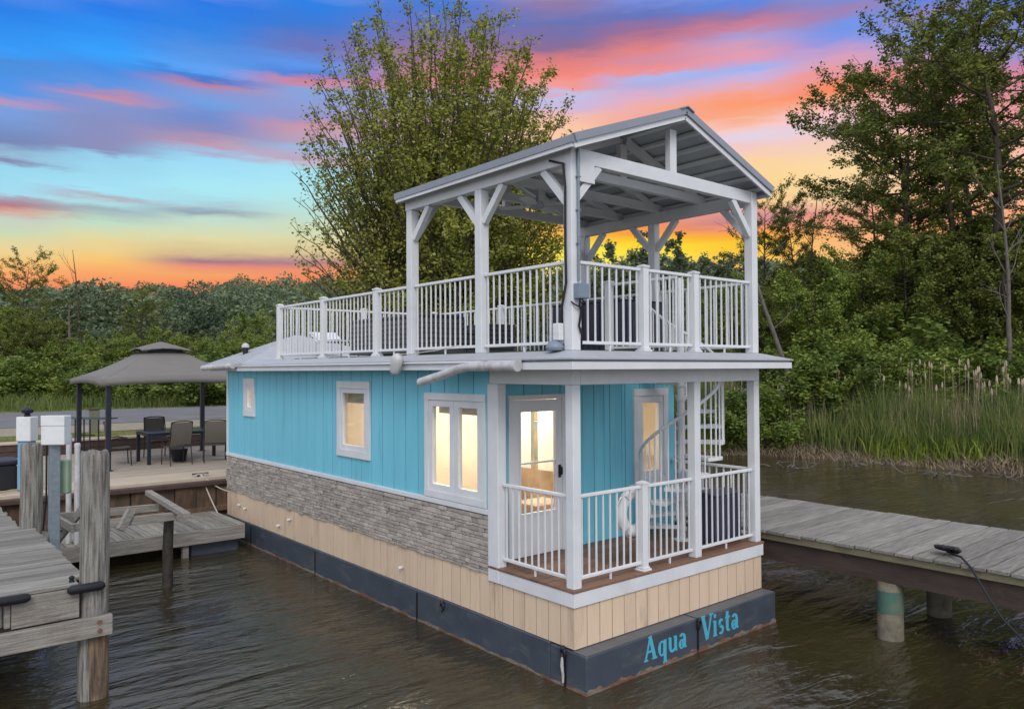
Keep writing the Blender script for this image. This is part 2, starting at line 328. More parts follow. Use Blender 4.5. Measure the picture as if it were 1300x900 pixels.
REEDY = leafmat('bright_weeds', (.12, .17, .02), (.20, .26, .03), (.30, .34, .05))
STRAW = mat('dry_straw', (.33, .26, .17), .9, (.2, .15, .09), 10, island=.3)
GRASS = leafmat('grass_blades', (.10, .13, .03), (.17, .20, .05), (.24, .27, .08))
MUD = mat('mud', (.13, .10, .07), .85, (.07, .055, .04), 3, bump=.5)
# glass: thin pane
GLASS = bpy.data.materials.new('window_glass'); GLASS.use_nodes = True
def _g():
    N = GLASS.node_tree.nodes; L = GLASS.node_tree.links; N.clear(); o = N.new('ShaderNodeOutputMaterial')
    t = N.new('ShaderNodeBsdfTransparent'); t.inputs[0].default_value = (.92, .92, .9, 1); g = N.new('ShaderNodeBsdfGlossy'); g.inputs['Roughness'].default_value = .02
    fr = N.new('ShaderNodeLayerWeight'); fr.inputs[0].default_value = .5; pw = N.new('ShaderNodeMath'); pw.operation = 'POWER'; pw.inputs[1].default_value = 4.5; L.new(fr.outputs['Facing'], pw.inputs[0]); ms = N.new('ShaderNodeMixShader')
    mu = N.new('ShaderNodeMath'); mu.operation = 'MULTIPLY_ADD'; mu.inputs[1].default_value = .9; mu.inputs[2].default_value = .07; mu.use_clamp = True; L.new(pw.outputs[0], mu.inputs[0])
    L.new(mu.outputs[0], ms.inputs[0]); L.new(t.outputs[0], ms.inputs[1]); L.new(g.outputs[0], ms.inputs[2]); L.new(ms.outputs[0], o.inputs[0])
_g()
# water
WATER = bpy.data.materials.new('murky_water'); WATER.use_nodes = True
def _w():
    N = WATER.node_tree.nodes; L = WATER.node_tree.links; b = N['Principled BSDF']
    b.inputs['Roughness'].default_value = .035; b.inputs['IOR'].default_value = 1.5; b.inputs['Specular IOR Level'].default_value = .95
    tc = N.new('ShaderNodeTexCoord')
    def nz(sc, st, det, rot=0, rough=.55, dist=0):
        mp = N.new('ShaderNodeMapping'); mp.inputs['Scale'].default_value = st; mp.inputs['Rotation'].default_value = (0, 0, rot); L.new(tc.outputs['Object'], mp.inputs[0])
        n = N.new('ShaderNodeTexNoise'); n.inputs['Scale'].default_value = sc; n.inputs['Detail'].default_value = det; n.inputs['Roughness'].default_value = rough; n.inputs['Distortion'].default_value = dist
        L.new(mp.outputs[0], n.inputs[0]); return n.outputs[0]
    rp = N.new('ShaderNodeValToRGB'); rp.color_ramp.elements[0].position = .35; rp.color_ramp.elements[1].position = .7
    rp.color_ramp.elements[0].color = (.026, .021, .009, 1); rp.color_ramp.elements[1].color = (.048, .038, .016, 1)
    L.new(nz(.35, (1, 1, 1), 4), rp.inputs[0]); L.new(rp.outputs[0], b.inputs['Base Color'])
    def mt(op, a, c):
        n = N.new('ShaderNodeMath'); n.operation = op
        for i, v in enumerate((a, c)):
            if isinstance(v, (int, float)): n.inputs[i].default_value = v
            else: L.new(v, n.inputs[i])
        return n.outputs[0]
    def rid(sc, st, det, rot):
        mp = N.new('ShaderNodeMapping'); mp.inputs['Scale'].default_value = st; mp.inputs['Rotation'].default_value = (0, 0, rot); L.new(tc.outputs['Object'], mp.inputs[0])
        n = N.new('ShaderNodeTexNoise'); n.noise_type = 'RIDGED_MULTIFRACTAL'; n.inputs['Scale'].default_value = sc; n.inputs['Detail'].default_value = det; n.inputs['Roughness'].default_value = .5; n.inputs['Distortion'].default_value = .35
        L.new(mp.outputs[0], n.inputs[0]); return n.outputs[0]
    h = mt('MULTIPLY', nz(1.0, (.45, 1.7, 1), 3, .62, .5, .6), 1.1)
    h = mt('ADD', h, mt('MULTIPLY', nz(3.6, (.42, 1.5, 1), 3, .75, .5, .5), .46))
    h = mt('ADD', h, mt('MULTIPLY', rid(2.2, (.5, 1.6, 1), 3, .70), .13))
    h = mt('ADD', h, mt('MULTIPLY', nz(11, (.6, 1.5, 1), 4, .66), .17))
    cal = mt('ADD', mt('MULTIPLY', nz(.30, (1, 1, 1), 2), 2.2), -.45)
    cal = mt('MAXIMUM', cal, .22)
    bp = N.new('ShaderNodeBump'); bp.inputs['Distance'].default_value = .19; L.new(cal, bp.inputs['Strength']); L.new(h, bp.inputs['Height']); L.new(bp.outputs[0], b.inputs['Normal'])
_w()

# ------------------------------------------------------------ terrain, water
WZ = -.984
SHORE = [(-60, 10.75), (5.5, 10.75), (8, 12.5), (14, 13.0), (18.3, 12.2), (20.2, 10.3), (20.6, 6.5), (21.1, 2), (22, -4), (24, -12), (30, -30), (60, -120)]
poly = np.array(SHORE+[(2500, -120), (2500, 2500), (-2500, 2500), (-2500, 10.75)], float)
def sdist(P):
    d = np.full(len(P), 1e9); ins = np.zeros(len(P), bool); n = len(poly)
    for i in range(n):
        a, b = poly[i], poly[(i+1) % n]; ab = b-a; t = np.clip(((P-a)@ab)/(ab@ab), 0, 1)
        q = a+t[:, None]*ab; d = np.minimum(d, np.hypot(*(P-q).T))
        c = ((a[1] > P[:, 1]) != (b[1] > P[:, 1]))
        with np.errstate(divide='ignore', invalid='ignore'):
            xi = (b[0]-a[0])*(P[:, 1]-a[1])/(b[1]-a[1])+a[0]
        ins ^= c & (P[:, 0] < xi)
    return np.where(ins, d, -d)
def height(X, Y):
    P = np.stack([np.ravel(X), np.ravel(Y)], 1).astype(float); d = sdist(P)
    nz = .22*np.sin(P[:, 0]*.9+1.3*np.sin(P[:, 1]*.7))+.15*np.sin(P[:, 1]*2.1+P[:, 0]*.6)
    w_ = (P[:, 0] > 6)
    d = d+np.where(w_, nz*.8, 0)
    def ss(a, b, t): t = np.clip((t-a)/(b-a), 0, 1); return t*t*(3-2*t)
    wall = np.where(P[:, 0] < 6, 1., 0.)
    h = -2.2+1.1*ss(-1.2, 0, d)+.35*ss(0, .9, d)+.75*ss(1, 6, d)+.30*ss(5, 12, d)
    h2 = -2.2+2.1*ss(-.1, .6, d)+.42*ss(6.2, 6.9, d)
    h = np.where(wall > 0, h2, h)
    # the wooded hill far behind
    dist = (P[:, 0]-CAM.x)*math.sin(_y)+(P[:, 1]-CAM.y)*math.cos(_y)
    lat = (P[:, 0]-CAM.x)*math.cos(_y)-(P[:, 1]-CAM.y)*math.sin(_y)
    h = h+13.5*ss(88, 190, dist)*(1+.25*np.sin(lat*.02+.5))
    return h.reshape(np.shape(X))
def grid_mesh():
    def axis(lo, c0, c1, hi, fine):
        a = list(np.arange(c0, c1, fine)); s = fine; x = c1
        while x < hi: a.append(x); s = min(s*1.12, 60); x += s
        a.append(hi); s = fine; x = c0-fine
        while x > lo: a.insert(0, x); s = min(s*1.12, 60); x -= s
        a.insert(0, lo); return np.array(a)
    xs = axis(-900, -8, 26, 1500, .4); ys = axis(-300, -12, 20, 1500, .4)
    X, Y = np.meshgrid(xs, ys); Z = height(X, Y); nx, ny = len(xs), len(ys)
    v = np.stack([X.ravel(), Y.ravel(), Z.ravel()], 1); i = np.arange(ny-1)[:, None]*nx+np.arange(nx-1)[None]
    f = np.stack([i, i+1, i+nx+1, i+nx], -1).reshape(-1, 4); return v, f
def np_mesh(name, v, f, m, parent=None, smooth=False, mi=None):
    me = bpy.data.meshes.new(name); nv, nf, k = len(v), len(f), f.shape[1]
    me.vertices.add(nv); me.vertices.foreach_set('co', np.asarray(v, np.float32).ravel())
    me.loops.add(nf*k); me.loops.foreach_set('vertex_index', f.astype(np.int32).ravel())
    me.polygons.add(nf); me.polygons.foreach_set('loop_start', np.arange(nf, dtype=np.int32)*k)
    for mm in (m if isinstance(m, list) else [m]): me.materials.append(mm)
    if mi is not None: me.polygons.foreach_set('material_index', mi.astype(np.int32))
    me.polygons.foreach_set('use_smooth', np.full(nf, smooth))
    me.update(calc_edges=True); me.validate(); o = bpy.data.objects.new(name, me); COL.objects.link(o)
    if parent is not None: o.parent = parent
    return o
GROUND = bpy.data.materials.new('ground'); GROUND.use_nodes = True
def _gr():
    N = GROUND.node_tree.nodes; L = GROUND.node_tree.links; b = N['Principled BSDF']; b.inputs['Roughness'].default_value = .95; b.inputs['Specular IOR Level'].default_value = .1
    tc = N.new('ShaderNodeTexCoord'); sp = N.new('ShaderNodeSeparateXYZ'); L.new(tc.outputs['Object'], sp.inputs[0])
    n = N.new('ShaderNodeTexNoise'); n.inputs['Scale'].default_value = .8; n.inputs['Detail'].default_value = 8; L.new(tc.outputs['Object'], n.inputs[0])
    rg = N.new('ShaderNodeValToRGB'); rg.color_ramp.elements[0].position = .35; rg.color_ramp.elements[1].position = .65
    rg.color_ramp.elements[0].color = (.10, .115, .035, 1); rg.color_ramp.elements[1].color = (.20, .19, .07, 1); L.new(n.outputs[0], rg.inputs[0])
    rm = N.new('ShaderNodeValToRGB'); rm.color_ramp.elements[0].position = .4; rm.color_ramp.elements[1].position = .6
    rm.color_ramp.elements[0].color = (.06, .045, .03, 1); rm.color_ramp.elements[1].color = (.125, .098, .068, 1); L.new(n.outputs[0], rm.inputs[0])
    a = N.new('ShaderNodeMath'); a.operation = 'MULTIPLY_ADD'; a.inputs[1].default_value = .5; L.new(n.outputs[0], a.inputs[0]); L.new(sp.outputs[2], a.inputs[2])
    mr = N.new('ShaderNodeMapRange'); mr.inputs[1].default_value = -.35; mr.inputs[2].default_value = -.1; L.new(a.outputs[0], mr.inputs[0])
    mx = N.new('ShaderNodeMix'); mx.data_type = 'RGBA'; L.new(mr.outputs[0], mx.inputs[0]); L.new(rm.outputs[0], mx.inputs[6]); L.new(rg.outputs[0], mx.inputs[7]); L.new(mx.outputs[2], b.inputs['Base Color'])
    bp = N.new('ShaderNodeBump'); bp.inputs['Strength'].default_value = .8; bp.inputs['Distance'].default_value = .06; n2 = N.new('ShaderNodeTexNoise'); n2.inputs['Scale'].default_value = 9; n2.inputs['Detail'].default_value = 6
    L.new(tc.outputs['Object'], n2.inputs[0]); L.new(n2.outputs[0], bp.inputs['Height']); L.new(bp.outputs[0], b.inputs['Normal'])
_gr()
v, f = grid_mesh(); tag(np_mesh('ground', v, f, GROUND, smooth=True), kind='structure')
tag(MB().add([(-900, -300, WZ), (1500, -300, WZ), (1500, 60, WZ), (-900, 60, WZ)], [(0, 1, 2, 3)]) or None, kind='structure') if False else None
_m = MB(); _m.add([(-900, -300, WZ), (1500, -300, WZ), (1500, 45, WZ), (-900, 45, WZ)], [(0, 1, 2, 3)]); tag(_m.build('water', WATER), kind='structure')
# road and gravel shoulder
ASPH = mat('asphalt', (.165, .165, .175), .9, (.12, .12, .13), 1.2, bump=.3, bscale=60, dirt=(.24, .22, .19), dirt_amt=.5, dscale=.5, dlow=.5, fine=.3)
GRAV = mat('gravel', (.34, .29, .22), .95, (.22, .19, .14), 5, bump=.6, bscale=50, fine=.3)
def strip(name, m, y0, y1, z, x0=-80, x1=70, wob=0):
    b = MB(); n = 60
    for i in range(n+1):
        x = x0+(x1-x0)*i/n; b.v += [(x, y0+wob*math.sin(x*.55)+wob*.6*math.sin(x*1.7), z), (x, y1+wob*math.sin(x*.43+2), z)]
    b.f = [(2*i, 2*i+2, 2*i+3, 2*i+1) for i in range(n)]
    return tag(b.build(name, m), kind='structure')
_hz = float(height(np.array([0.]), np.array([30.]))[0])
strip('gravel_shoulder', GRAV, 22.3, 27.0, _hz+.012, wob=.35)
strip('road', ASPH, 26.3, 38.0, _hz+.024, wob=.12)
# patio
_m = MB(); _m.box(-9, 6, 10.3, 11.35, -1.4, .15); tag(_m.build('concrete_border', CONC, bevel=.01), kind='structure')
_m = MB(); yy = 11.352
while yy < 17.15:
    xx = -9+RNG.random()*.8
    _m.box(-9, 6, yy, yy+.136, .05, .147+RNG.uniform(-.003, .003)); yy += .142
tag(_m.build('patio', PAVER), kind='structure')

# seawall: steel sheets with a dark cap
sw = thing('seawall', 'rusty brown sheet seawall with dark cap below the patio', 'seawall', (-1.5, 10.3, -1))
_m = MB(); x = -8.9; k = 0
while x < 5.9:
    wd = .42+RNG.uniform(-.03, .03); dy = .05 if k % 2 else 0
    _m.box(x, x+wd-.012, 10.20-dy, 10.297, -1.8, .0); x += wd; k += 1
_m.build('sheet_piling', SEAW, sw, bevel=.006)
_m = MB(); _m.box(-9, 6, 10.08, 10.296, .0, .085); _m.build('cap', CAPW, sw, bevel=.01)
_m = MB(); _m.box(-9, 6, 10.05, 10.145, -.52, -.42); _m.build('waler', SEAW, sw, bevel=.008)
# low retaining wall behind the patio
rw = thing('retaining_wall', 'low dark timber retaining wall with pale cap behind the patio', 'wall', (-1.5, 17.3, .1))
_m = MB()
for r_ in range(2):
    x = -9
    while x < 7:
        L_ = RNG.uniform(2, 2.6); _m.box(x, min(x+L_-.01, 7), 17.2+.012*r_, 17.38, .1+.185*r_, .1+.185*r_+.18); x += L_
_m.build('timbers', CAPW, rw, bevel=.01)
_m = MB(); _m.box(-9, 7, 17.17, 17.5, .468, .53); _m.build('cap', CONC, rw, bevel=.01)
# ============================================================ HOUSEBOAT
W_, L_B = 3.44, 9.92
HB = thing('houseboat', 'two storey teal houseboat with white railings and open rooftop pavilion', 'houseboat', (1.72, 4.9, WZ))
def P(mb, name, m, par=None, **k): return mb.build(name, m, par or HB, **k)
# hull (two bow pontoons and long sides)
b = MB(); b.box(-.02, W_+.02, .36, 10.0, -1.35, -.585); hull = P(b, 'hull', HULL, bevel=.01)
b = MB(); b.box(-.02, 1.80, -.19, .352, -1.35, -.597); b.box(1.815, W_+.02, -.19, .352, -1.35, -.597); P(b, 'bow_pontoons', HULL, hull, bevel=.012, seg=2)
b = MB(); b.box(-.01, 1.79, -.18, 0.01, -.5955, -.591); b.box(1.825, W_+.01, -.18, 0.01, -.5955, -.591); P(b, 'ledge', HULLTOP, hull)
b = MB()
for s0, s1 in ((-.023, 1.79), (1.825, W_+.023)):
    n = 90
    for i in range(n):
        x0 = s0+(s1-s0)*i/n; x1 = s0+(s1-s0)*(i+1)/n; t = -.945+.014*math.sin(i*.31)+.008*math.sin(i*.83)+RNG.uniform(-.005, .005)
        b.box(x0, x1, -.194-.001*(i % 2), -.188, -1.05, t)
for i in range(300):
    y0 = -.19+i*.0339; t = -.955+.009*math.sin(i*.25)+.006*math.sin(i*.77)+RNG.uniform(-.003, .003); b.box(-.0240-.001*(i % 2), -.018, y0, y0+.0339, -1.05, t)
P(b, 'rust_line', RUST, hull)
b = MB()
for yv in (.10, 2.9, 5.9, 8.6): b.box(-.026, -.018, yv, yv+.035, -1.2, -.62)
P(b, 'seam', CABLE, hull)
def chain_loop(px, py, pz, ax):
    c = MB(); pts = []
    for i in range(9):
        t = 2*PI*i/8; pts.append((px+(0 if ax == 'y' else math.cos(t)*.03), py+(math.cos(t)*.03 if ax == 'y' else 0), pz+math.sin(t)*.05))
    c.tube(pts, .012, 6); c.lathe((px, py, pz+.05), [(.02, -.02), (.03, 0), (.02, .025)], 10); return c
P(chain_loop(-.05, 2.3, -.66, 'y'), 'mooring_ring', CABLE, hull, smooth=True)
P(chain_loop(-.05, .12, -.63, 'y'), 'mooring_ring', CABLE, hull, smooth=True)
P(chain_loop(1.80, -.22, -.65, 'x'), 'mooring_ring', CABLE, hull, smooth=True)
b = MB(); b.tube([(-.06, .12, -.67), (-.07, .115, -.75), (-.05, .12, -.85), (-.06, .11, -.93)], [.012, .018, .014, .01], 6); P(b, 'frayed_rope', ROPE, hull, smooth=True)
b = MB(); b.tube([(1.808, -.205, -.68), (1.808, -.2, -.95)], .008, 5); P(b, 'hanging_chain', CABLE, hull)

# tan skirting
def boards(fn, a0, a1, z0, z1, step, gap, holes, phase=0):
    b = MB(); a = a0-phase
    while a < a1:
        lo, hi = max(a, a0), min(a+step-gap, a1)
        if hi > lo:
            for r in cuts(lo, hi, z0, z1, holes): fn(b, *r)
        a += step
    return b
sk = P(boards(lambda b, a, c, z0, z1: b.box(a, c, .0, .014, z0, z1), .0, W_, -.58, -.15, .192, .010, []), 'skirting', TAN)
P(boards(lambda b, a, c, z0, z1: b.box(0, .014, a, c, z0, z1), .016, 1.30, -.58, -.15, .192, .010, []), 'skirting', TAN)
P(boards(lambda b, a, c, z0, z1: b.box(0, .014, a, c, z0, z1), 1.31, L_B, -.58, -.085, .192, .010, [], .1), 'skirting', TAN)
b = MB(); b.box(.0055, W_-.01, .0055, L_B-.01, -.582, -.02); P(b, 'skirt_core', TAND)
P(boards(lambda b, a, c, z0, z1: b.box(W_-.012, W_+.002, a, c, z0, z1), 0.016, L_B, -.58, -.0, .192, .010, []), 'skirting', TAN)
# little pipe stubs on the skirting
for yv, zv in ((8.9, -.33), (7.35, -.42), (6.9, -.25), (3.3, -.37), (9.2, -.30)):
    c = MB(); c.lathe((-.035, yv, zv), [(.012, -.03), (.022, -.02), (.022, .02), (.016, .03)], 10, 'x'); P(c, 'drain_fitting', PLAST, sk, smooth=True)
# stone band
def stone(fn, a0, a1, z0, z1):
    b = MB(); z = z0; row = 0
    while z < z1-.01:
        h = min(RNG.choice((.036, .05, .068)), z1-z); a = a0-RNG.random()*.15
        while a < a1:
            l = RNG.uniform(.08, .26); lo, hi = max(a, a0), min(a+l-.007, a1)
            if hi-lo > .01: fn(b, lo, hi, z, z+h-.006, RNG.uniform(.008, .034))
            a += l
        z += h; row += 1
    return b
stn = P(stone(lambda b, a, c, z0, z1, d: b.box(-d, 0.0, a, c, z0, z1), 1.40, L_B, -.085, .60), 'stone_panel', STONE, bevel=.003)
b = MB(); b.box(.001, .012, 1.4, L_B, -.083, .6); P(b, 'stone_backing', MORTAR, stn)
# white belt trim
b = MB(); b.box(-.03, .012, 1.402, L_B+.01, .603, .665); P(b, 'belt_trim', WHITE, bevel=.004)
b = MB(); b.box(-.022, W_+.022, -.022, .0, -.15, -.002); b.box(-.022, -.0, .001, 1.2045, -.15, -.002); b.box(W_, W_+.022, .001, 1.4, -.15, -.002); P(b, 'rim_trim', WHITE, bevel=.003)
# porch deck
b = MB(); yy = -.028
while yy < 1.38:
    b.box(-.03, W_+.03, yy, min(yy+.135, 1.395), -.0015, .026+RNG.uniform(-.002, .002)); yy += .14
P(b, 'porch_deck', DECK, bevel=.003)
# cabin siding, left side with windows
WL = [(8.49, 9.0, 1.45, 2.14), (4.18, 5.15, 1.02, 2.12), (1.47, 2.72, .70, 1.99)]
side = P(boards(lambda b, a, c, z0, z1: b.box(.0, .018, a, c, z0, z1), 1.40, L_B, .665, 2.30, .305, .014, WL), 'side_siding', TEAL, bevel=.003)
b = MB()
for r in cuts(1.40, L_B, -.02, 2.3, WL): b.box(.0055, .06, *r)
P(b, 'wall_core', TEALD, side)
WF = [(.33, 1.18, .03, 1.93), (2.56, 3.26, .69, 2.0)]
FY = 1.40
frontw = P(boards(lambda b, a, c, z0, z1: b.box(a, c, FY, FY+.018, z0, z1), .06, W_, .03, 2.30, .305, .012, WF, .12), 'front_siding', TEAL, bevel=.003)
b = MB()
for r in cuts(.06, W_-.04, -.02, 2.3, WF): b.box(r[0], r[1], FY+.0055, FY+.06, r[2], r[3])
P(b, 'wall_core', TEALD, frontw)
for xv in (.18, 1.55, 1.95, 2.3):   # raised battens on the porch wall
    c = MB(); c.box(xv, xv+.02, FY-.008, FY-.0005, .03, 2.12); P(c, 'batten', TEAL, frontw)
b = MB(); b.box(W_-.018, W_, FY+.062, L_B, -.02, 2.3); b.box(.062, W_-.02, L_B-.018, L_B, -.02, 2.3); P(b, 'rear_siding', TEAL)
b = MB(); b.box(-.018, -.0005, L_B-.06, L_B+.012, .665, 2.30); b.box(0, .05, L_B+.001, L_B+.012, .665, 2.3); P(b, 'corner_trim', WHITE)
# ---- windows
def window(plane, a0, a1, z0, z1, casing, sash, panes=1, mull=.1, name='window', sill=False):
    """plane 'x' = left wall, 'y' = porch wall; the outer size is the casing"""
    def bx(mb, a, c, d0, d1, e, g):
        if plane == 'x': mb.box(d0, d1, a, c, e, g)
        else: mb.box(a, c, FY+d0, FY+d1, e, g)
    b = MB(); c = casing
    bx(b, a0, a1, -.028, .012, z1-c, z1); bx(b, a0, a1, -.028, .012, z0, z0+c)
    bx(b, a0, a0+c, -.024, .012, z0+c, z1-c); bx(b, a1-c, a1, -.024, .012, z0+c, z1-c)
    fr = P(b, name, WHITE, bevel=.003)
    ia0, ia1, iz0, iz1 = a0+c, a1-c, z0+c, z1-c; n = panes; wd = (ia1-ia0-(n-1)*.02)/n
    for i in range(n):
        p0 = ia0+i*(wd+.02); p1 = p0+wd; s = MB()
        bx(s, p0, p1, -.012, .05, iz1-sash, iz1); bx(s, p0, p1, -.012, .05, iz0, iz0+sash)
        bx(s, p0, p0+sash, -.012, .05, iz0+sash, iz1-sash); bx(s, p1-sash, p1, -.012, .05, iz0+sash, iz1-sash)
        if n > 1 and i == 0: bx(s, p1, p1+.02, -.006, .05, iz0, iz1)
        P(s, 'sash', WHITE, fr, bevel=.003)
        g = MB(); bx(g, p0+sash, p1-sash, .02, .024, iz0+sash, iz1-sash); P(g, 'pane', GLASS, fr)
    l = MB(); e = .06
    bx(l, ia0, ia0+.012, .051, .10, iz0, iz1); bx(l, ia1-.012, ia1, .051, .10, iz0, iz1); bx(l, ia0, ia1, .051, .10, iz0-.01, iz0); bx(l, ia0, ia1, .051, .10, iz1, iz1+.01)
    P(l, 'jamb', WHITE, fr)
    return fr
window('x', 8.469, 9.022, 1.433, 2.156, .12, .055)
window('x', 4.157, 5.171, .995, 2.136, .11, .07)
window('x', 1.44, 2.734, .672, 2.007, .09, .085, 2)
window('y', 2.54, 3.28, .67, 2.02, .10, .10)
# ---- storm door
door = None
b = MB(); b.box(.28, .35, FY-.03, FY+.06, .027, 1.99); b.box(1.16, 1.23, FY-.03, FY+.06, .027, 1.99); b.box(.351, 1.159, FY-.03, FY+.06, 1.93, 1.99); df = P(b, 'door_frame', WHITE, bevel=.003)
b = MB()
gx0, gx1, gz0, gz1 = .475, 1.045, .55, 1.80
for r in cuts(.352, 1.158, .035, 1.925, [(gx0, gx1, gz0, gz1)]): b.box(r[0], r[1], FY-.018, FY+.02, r[2], r[3])
door = P(b, 'storm_door', WHITE)
b = MB(); b.box(gx0, gx1, FY-.0205, FY-.0185, gz1-.02, gz1)
b.box(gx0-.03, gx1+.03, FY-.026, FY-.0185, gz1, gz1+.03); b.box(gx0-.03, gx1+.03, FY-.026, FY-.0185, gz0-.03, gz0); b.box(gx0-.03, gx0, FY-.026, FY-.0185, gz0, gz1); b.box(gx1, gx1+.03, FY-.026, FY-.0185, gz0, gz1)
b.box(gx0, gx1, FY-.012, FY+.012, 1.145, 1.165); P(b, 'glass_frame', WHITE, door)
b = MB(); b.box(gx0, gx1, FY-.003, FY+.002, gz0, gz1); P(b, 'pane', GLASS, door)
b = MB(); b.tube([(1.115, FY-.02, .98), (1.115, FY-.06, .99), (1.115, FY-.065, 1.04), (1.11, FY-.06, 1.08)], [.02, .016, .013, .012], 8); b.box(1.095, 1.135, FY-.028, FY-.019, .94, 1.10); P(b, 'door_handle', CABLE, door, smooth=True)
# outlet box
b = MB(); b.box(1.40, 1.49, FY-.05, FY-.009, .30, .37); b.box(1.43, 1.46, FY-.055, FY-.051, .315, .345); P(b, 'outlet_box', GREYBOX, frontw)
# ---- interior (seen through the panes)
b = MB(); b.box(.10, W_-.08, FY+.10, L_B-.1, .0, .02); P(b, 'cabin_floor', INFLOOR)
b = MB()
for r in cuts(FY+.10, L_B-.1, .02, 2.26, [(a, c, e, g) for a, c, e, g in [(8.56, 8.93, 1.52, 2.07), (4.25, 5.08, 1.09, 2.05), (1.53, 2.64, .76, 1.92)]]): b.box(.085, .10, *r)
for r in cuts(.10, W_-.08, .02, 2.26, [(.33, 1.18, .03, 1.93), (2.64, 3.18, .77, 1.92)]): b.box(r[0], r[1], FY+.085, FY+.10, r[2], r[3])
b.box(W_-.08, W_-.07, FY+.1, L_B-.1, .02, 2.26); b.box(.10, W_-.08, L_B-.11, L_B-.10, .02, 2.26)
b.box(.10, W_-.08, 6.6, 6.62, .02, 2.26); b.box(.1, 1.6, 3.45, 3.47, .02, 2.26)
P(b, 'interior_wall', CREAM)
b = MB(); b.box(.10, W_-.08, FY+.10, L_B-.1, 2.262, 2.28); P(b, 'cabin_ceiling', CREAM)
b = MB(); b.box(2.75, 3.34, 2.2, 5.9, .02, .95); b.box(2.95, 3.34, 2.2, 5.9, 1.45, 2.1); b.box(1.9, 3.3, 6.0, 6.58, .02, 2.0); b.box(.9, 1.9, 4.9, 5.5, .02, .8); b.box(1.2, 1.75, 1.9, 2.4, .02, .5)
P(b, 'cabinets', INCAB, bevel=.01)
b = MB(); b.box(.13, .16, 4.3, 5.1, 1.80, 2.06); b.box(.12, .14, 1.6, 2.6, 1.74, 1.94)
P(b, 'curtains', mat('curtain', (.62, .60, .52), .9, (.5, .48, .42), 9, stretch=(3, 9, .3)))
b = MB(); b.box(.5, .95, 1.75, 2.2, .42, .48); b.box(.5, .55, 1.75, 2.2, .5, .98); b.box(.5, .54, 1.75, 1.79, .02, .42); b.box(.91, .95, 2.16, 2.2, .02, .42); b.box(1.3, 2.3, 4.4, 4.46, .75, 1.15); b.box(.45, .9, 4.5, 4.95, .5, .56); b.box(.45, .49, 4.5, 4.95, .57, 1.25)
P(b, 'interior_chairs', CHAIRM)
b = MB(); b.box(2.35, 2.41, 1.9, 3.3, .9, 1.5); b.box(1.6, 1.66, 3.6, 4.0, 1.1, 1.7); P(b, 'shelf_items', mat('shelf_items', (.30, .38, .36), .6, (.6, .5, .35), 5, contrast=.2))
b = MB()
for yv in (2.0, 2.5, 3.05): b.box(1.62, 1.68, yv, yv+.35, .9, 1.75)
b.box(2.9, 2.94, 3.4, 4.1, 1.0, 1.4); P(b, 'wall_pictures', mat('picture', (.45, .55, .55), .5, (.75, .7, .6), 3, contrast=.2))
LAMPM = bpy.data.materials.new('lit_lamp'); LAMPM.use_nodes = True
_e = LAMPM.node_tree.nodes['Principled BSDF']; _e.inputs['Emission Color'].default_value = (1, .70, .42, 1); _e.inputs['Emission Strength'].default_value = 9
for cx_, cy_ in ((1.0, 2.5), (1.5, 4.9), (2.5, 3.2), (1.2, 8.3)):
    c = MB(); c.lathe((cx_, cy_, 2.2), [(.12, .0), (.19, .02), (.2, .058)], 20); P(c, 'ceiling_lamp', LAMPM, smooth=True)
    ld_ = bpy.data.lights.new('ceiling_light', 'AREA'); ld_.shape = 'DISK'; ld_.size = .34; ld_.energy = 58; ld_.color = (1, .88, .74)
    lo_ = bpy.data.objects.new('ceiling_light', ld_); COL.objects.link(lo_); lo_.location = (cx_, cy_, 2.19)

# ---- porch frame
def post(x0, x1, y0, y1, z0, z1, name='porch_post', m=WHITE, par=None):
    c = MB(); c.box(x0, x1, y0, y1, z0, z1); return P(c, name, m, par, bevel=.006)
PZ = 2.135
post(0, .115, 0, .115, .028, PZ); post(W_-.115, W_, 0, .115, .028, PZ); post(2.05, 2.165, .0, .115, .028, PZ)
post(-.026, .10, 1.205, 1.398, -.152, PZ)                            # post at the cabin corner
b = MB(); b.box(-.003, .112, .001, 1.39, PZ+.001, 2.298); b.box(.113, W_+.003, -.001, .112, PZ+.001, 2.298); b.box(W_-.112, W_, .113, 1.39, PZ+.001, 2.298)
P(b, 'porch_header', WHITE, bevel=.004)
# ---- roof slab with stair opening
HX0, HX1, HY0, HY1 = 2.13, 3.30, .16, 1.30
b = MB()
for r in cuts(-.28, W_+.28, -.28, 10.13, [(HX0, HX1, HY0, HY1)]): b.box(r[0], r[1], r[2], r[3], 2.300, 2.375)
P(b, 'roof_framing', WHITE)
b = MB(); e = .30
b.box(-e, W_+e, -e, -e+.019, 2.295, 2.372); b.box(-e, -e+.019, -e+.02, 8.60, 2.295, 2.372); b.box(W_+e-.019, W_+e, -e+.02, 10.15, 2.295, 2.372)
fas = P(b, 'fascia', WHITE, bevel=.003)
b = MB(); e = .285
b.box(-e, W_+e, -e, 8.6, 2.3755, 2.398)
b2 = MB()
for r in cuts(-e, W_+e, -e, 8.6, [(HX0, HX1, HY0, HY1)]): b2.box(r[0], r[1], r[2], r[3], 2.3755, 2.396)
P(b2, 'drip_edge', DRIP, fas)
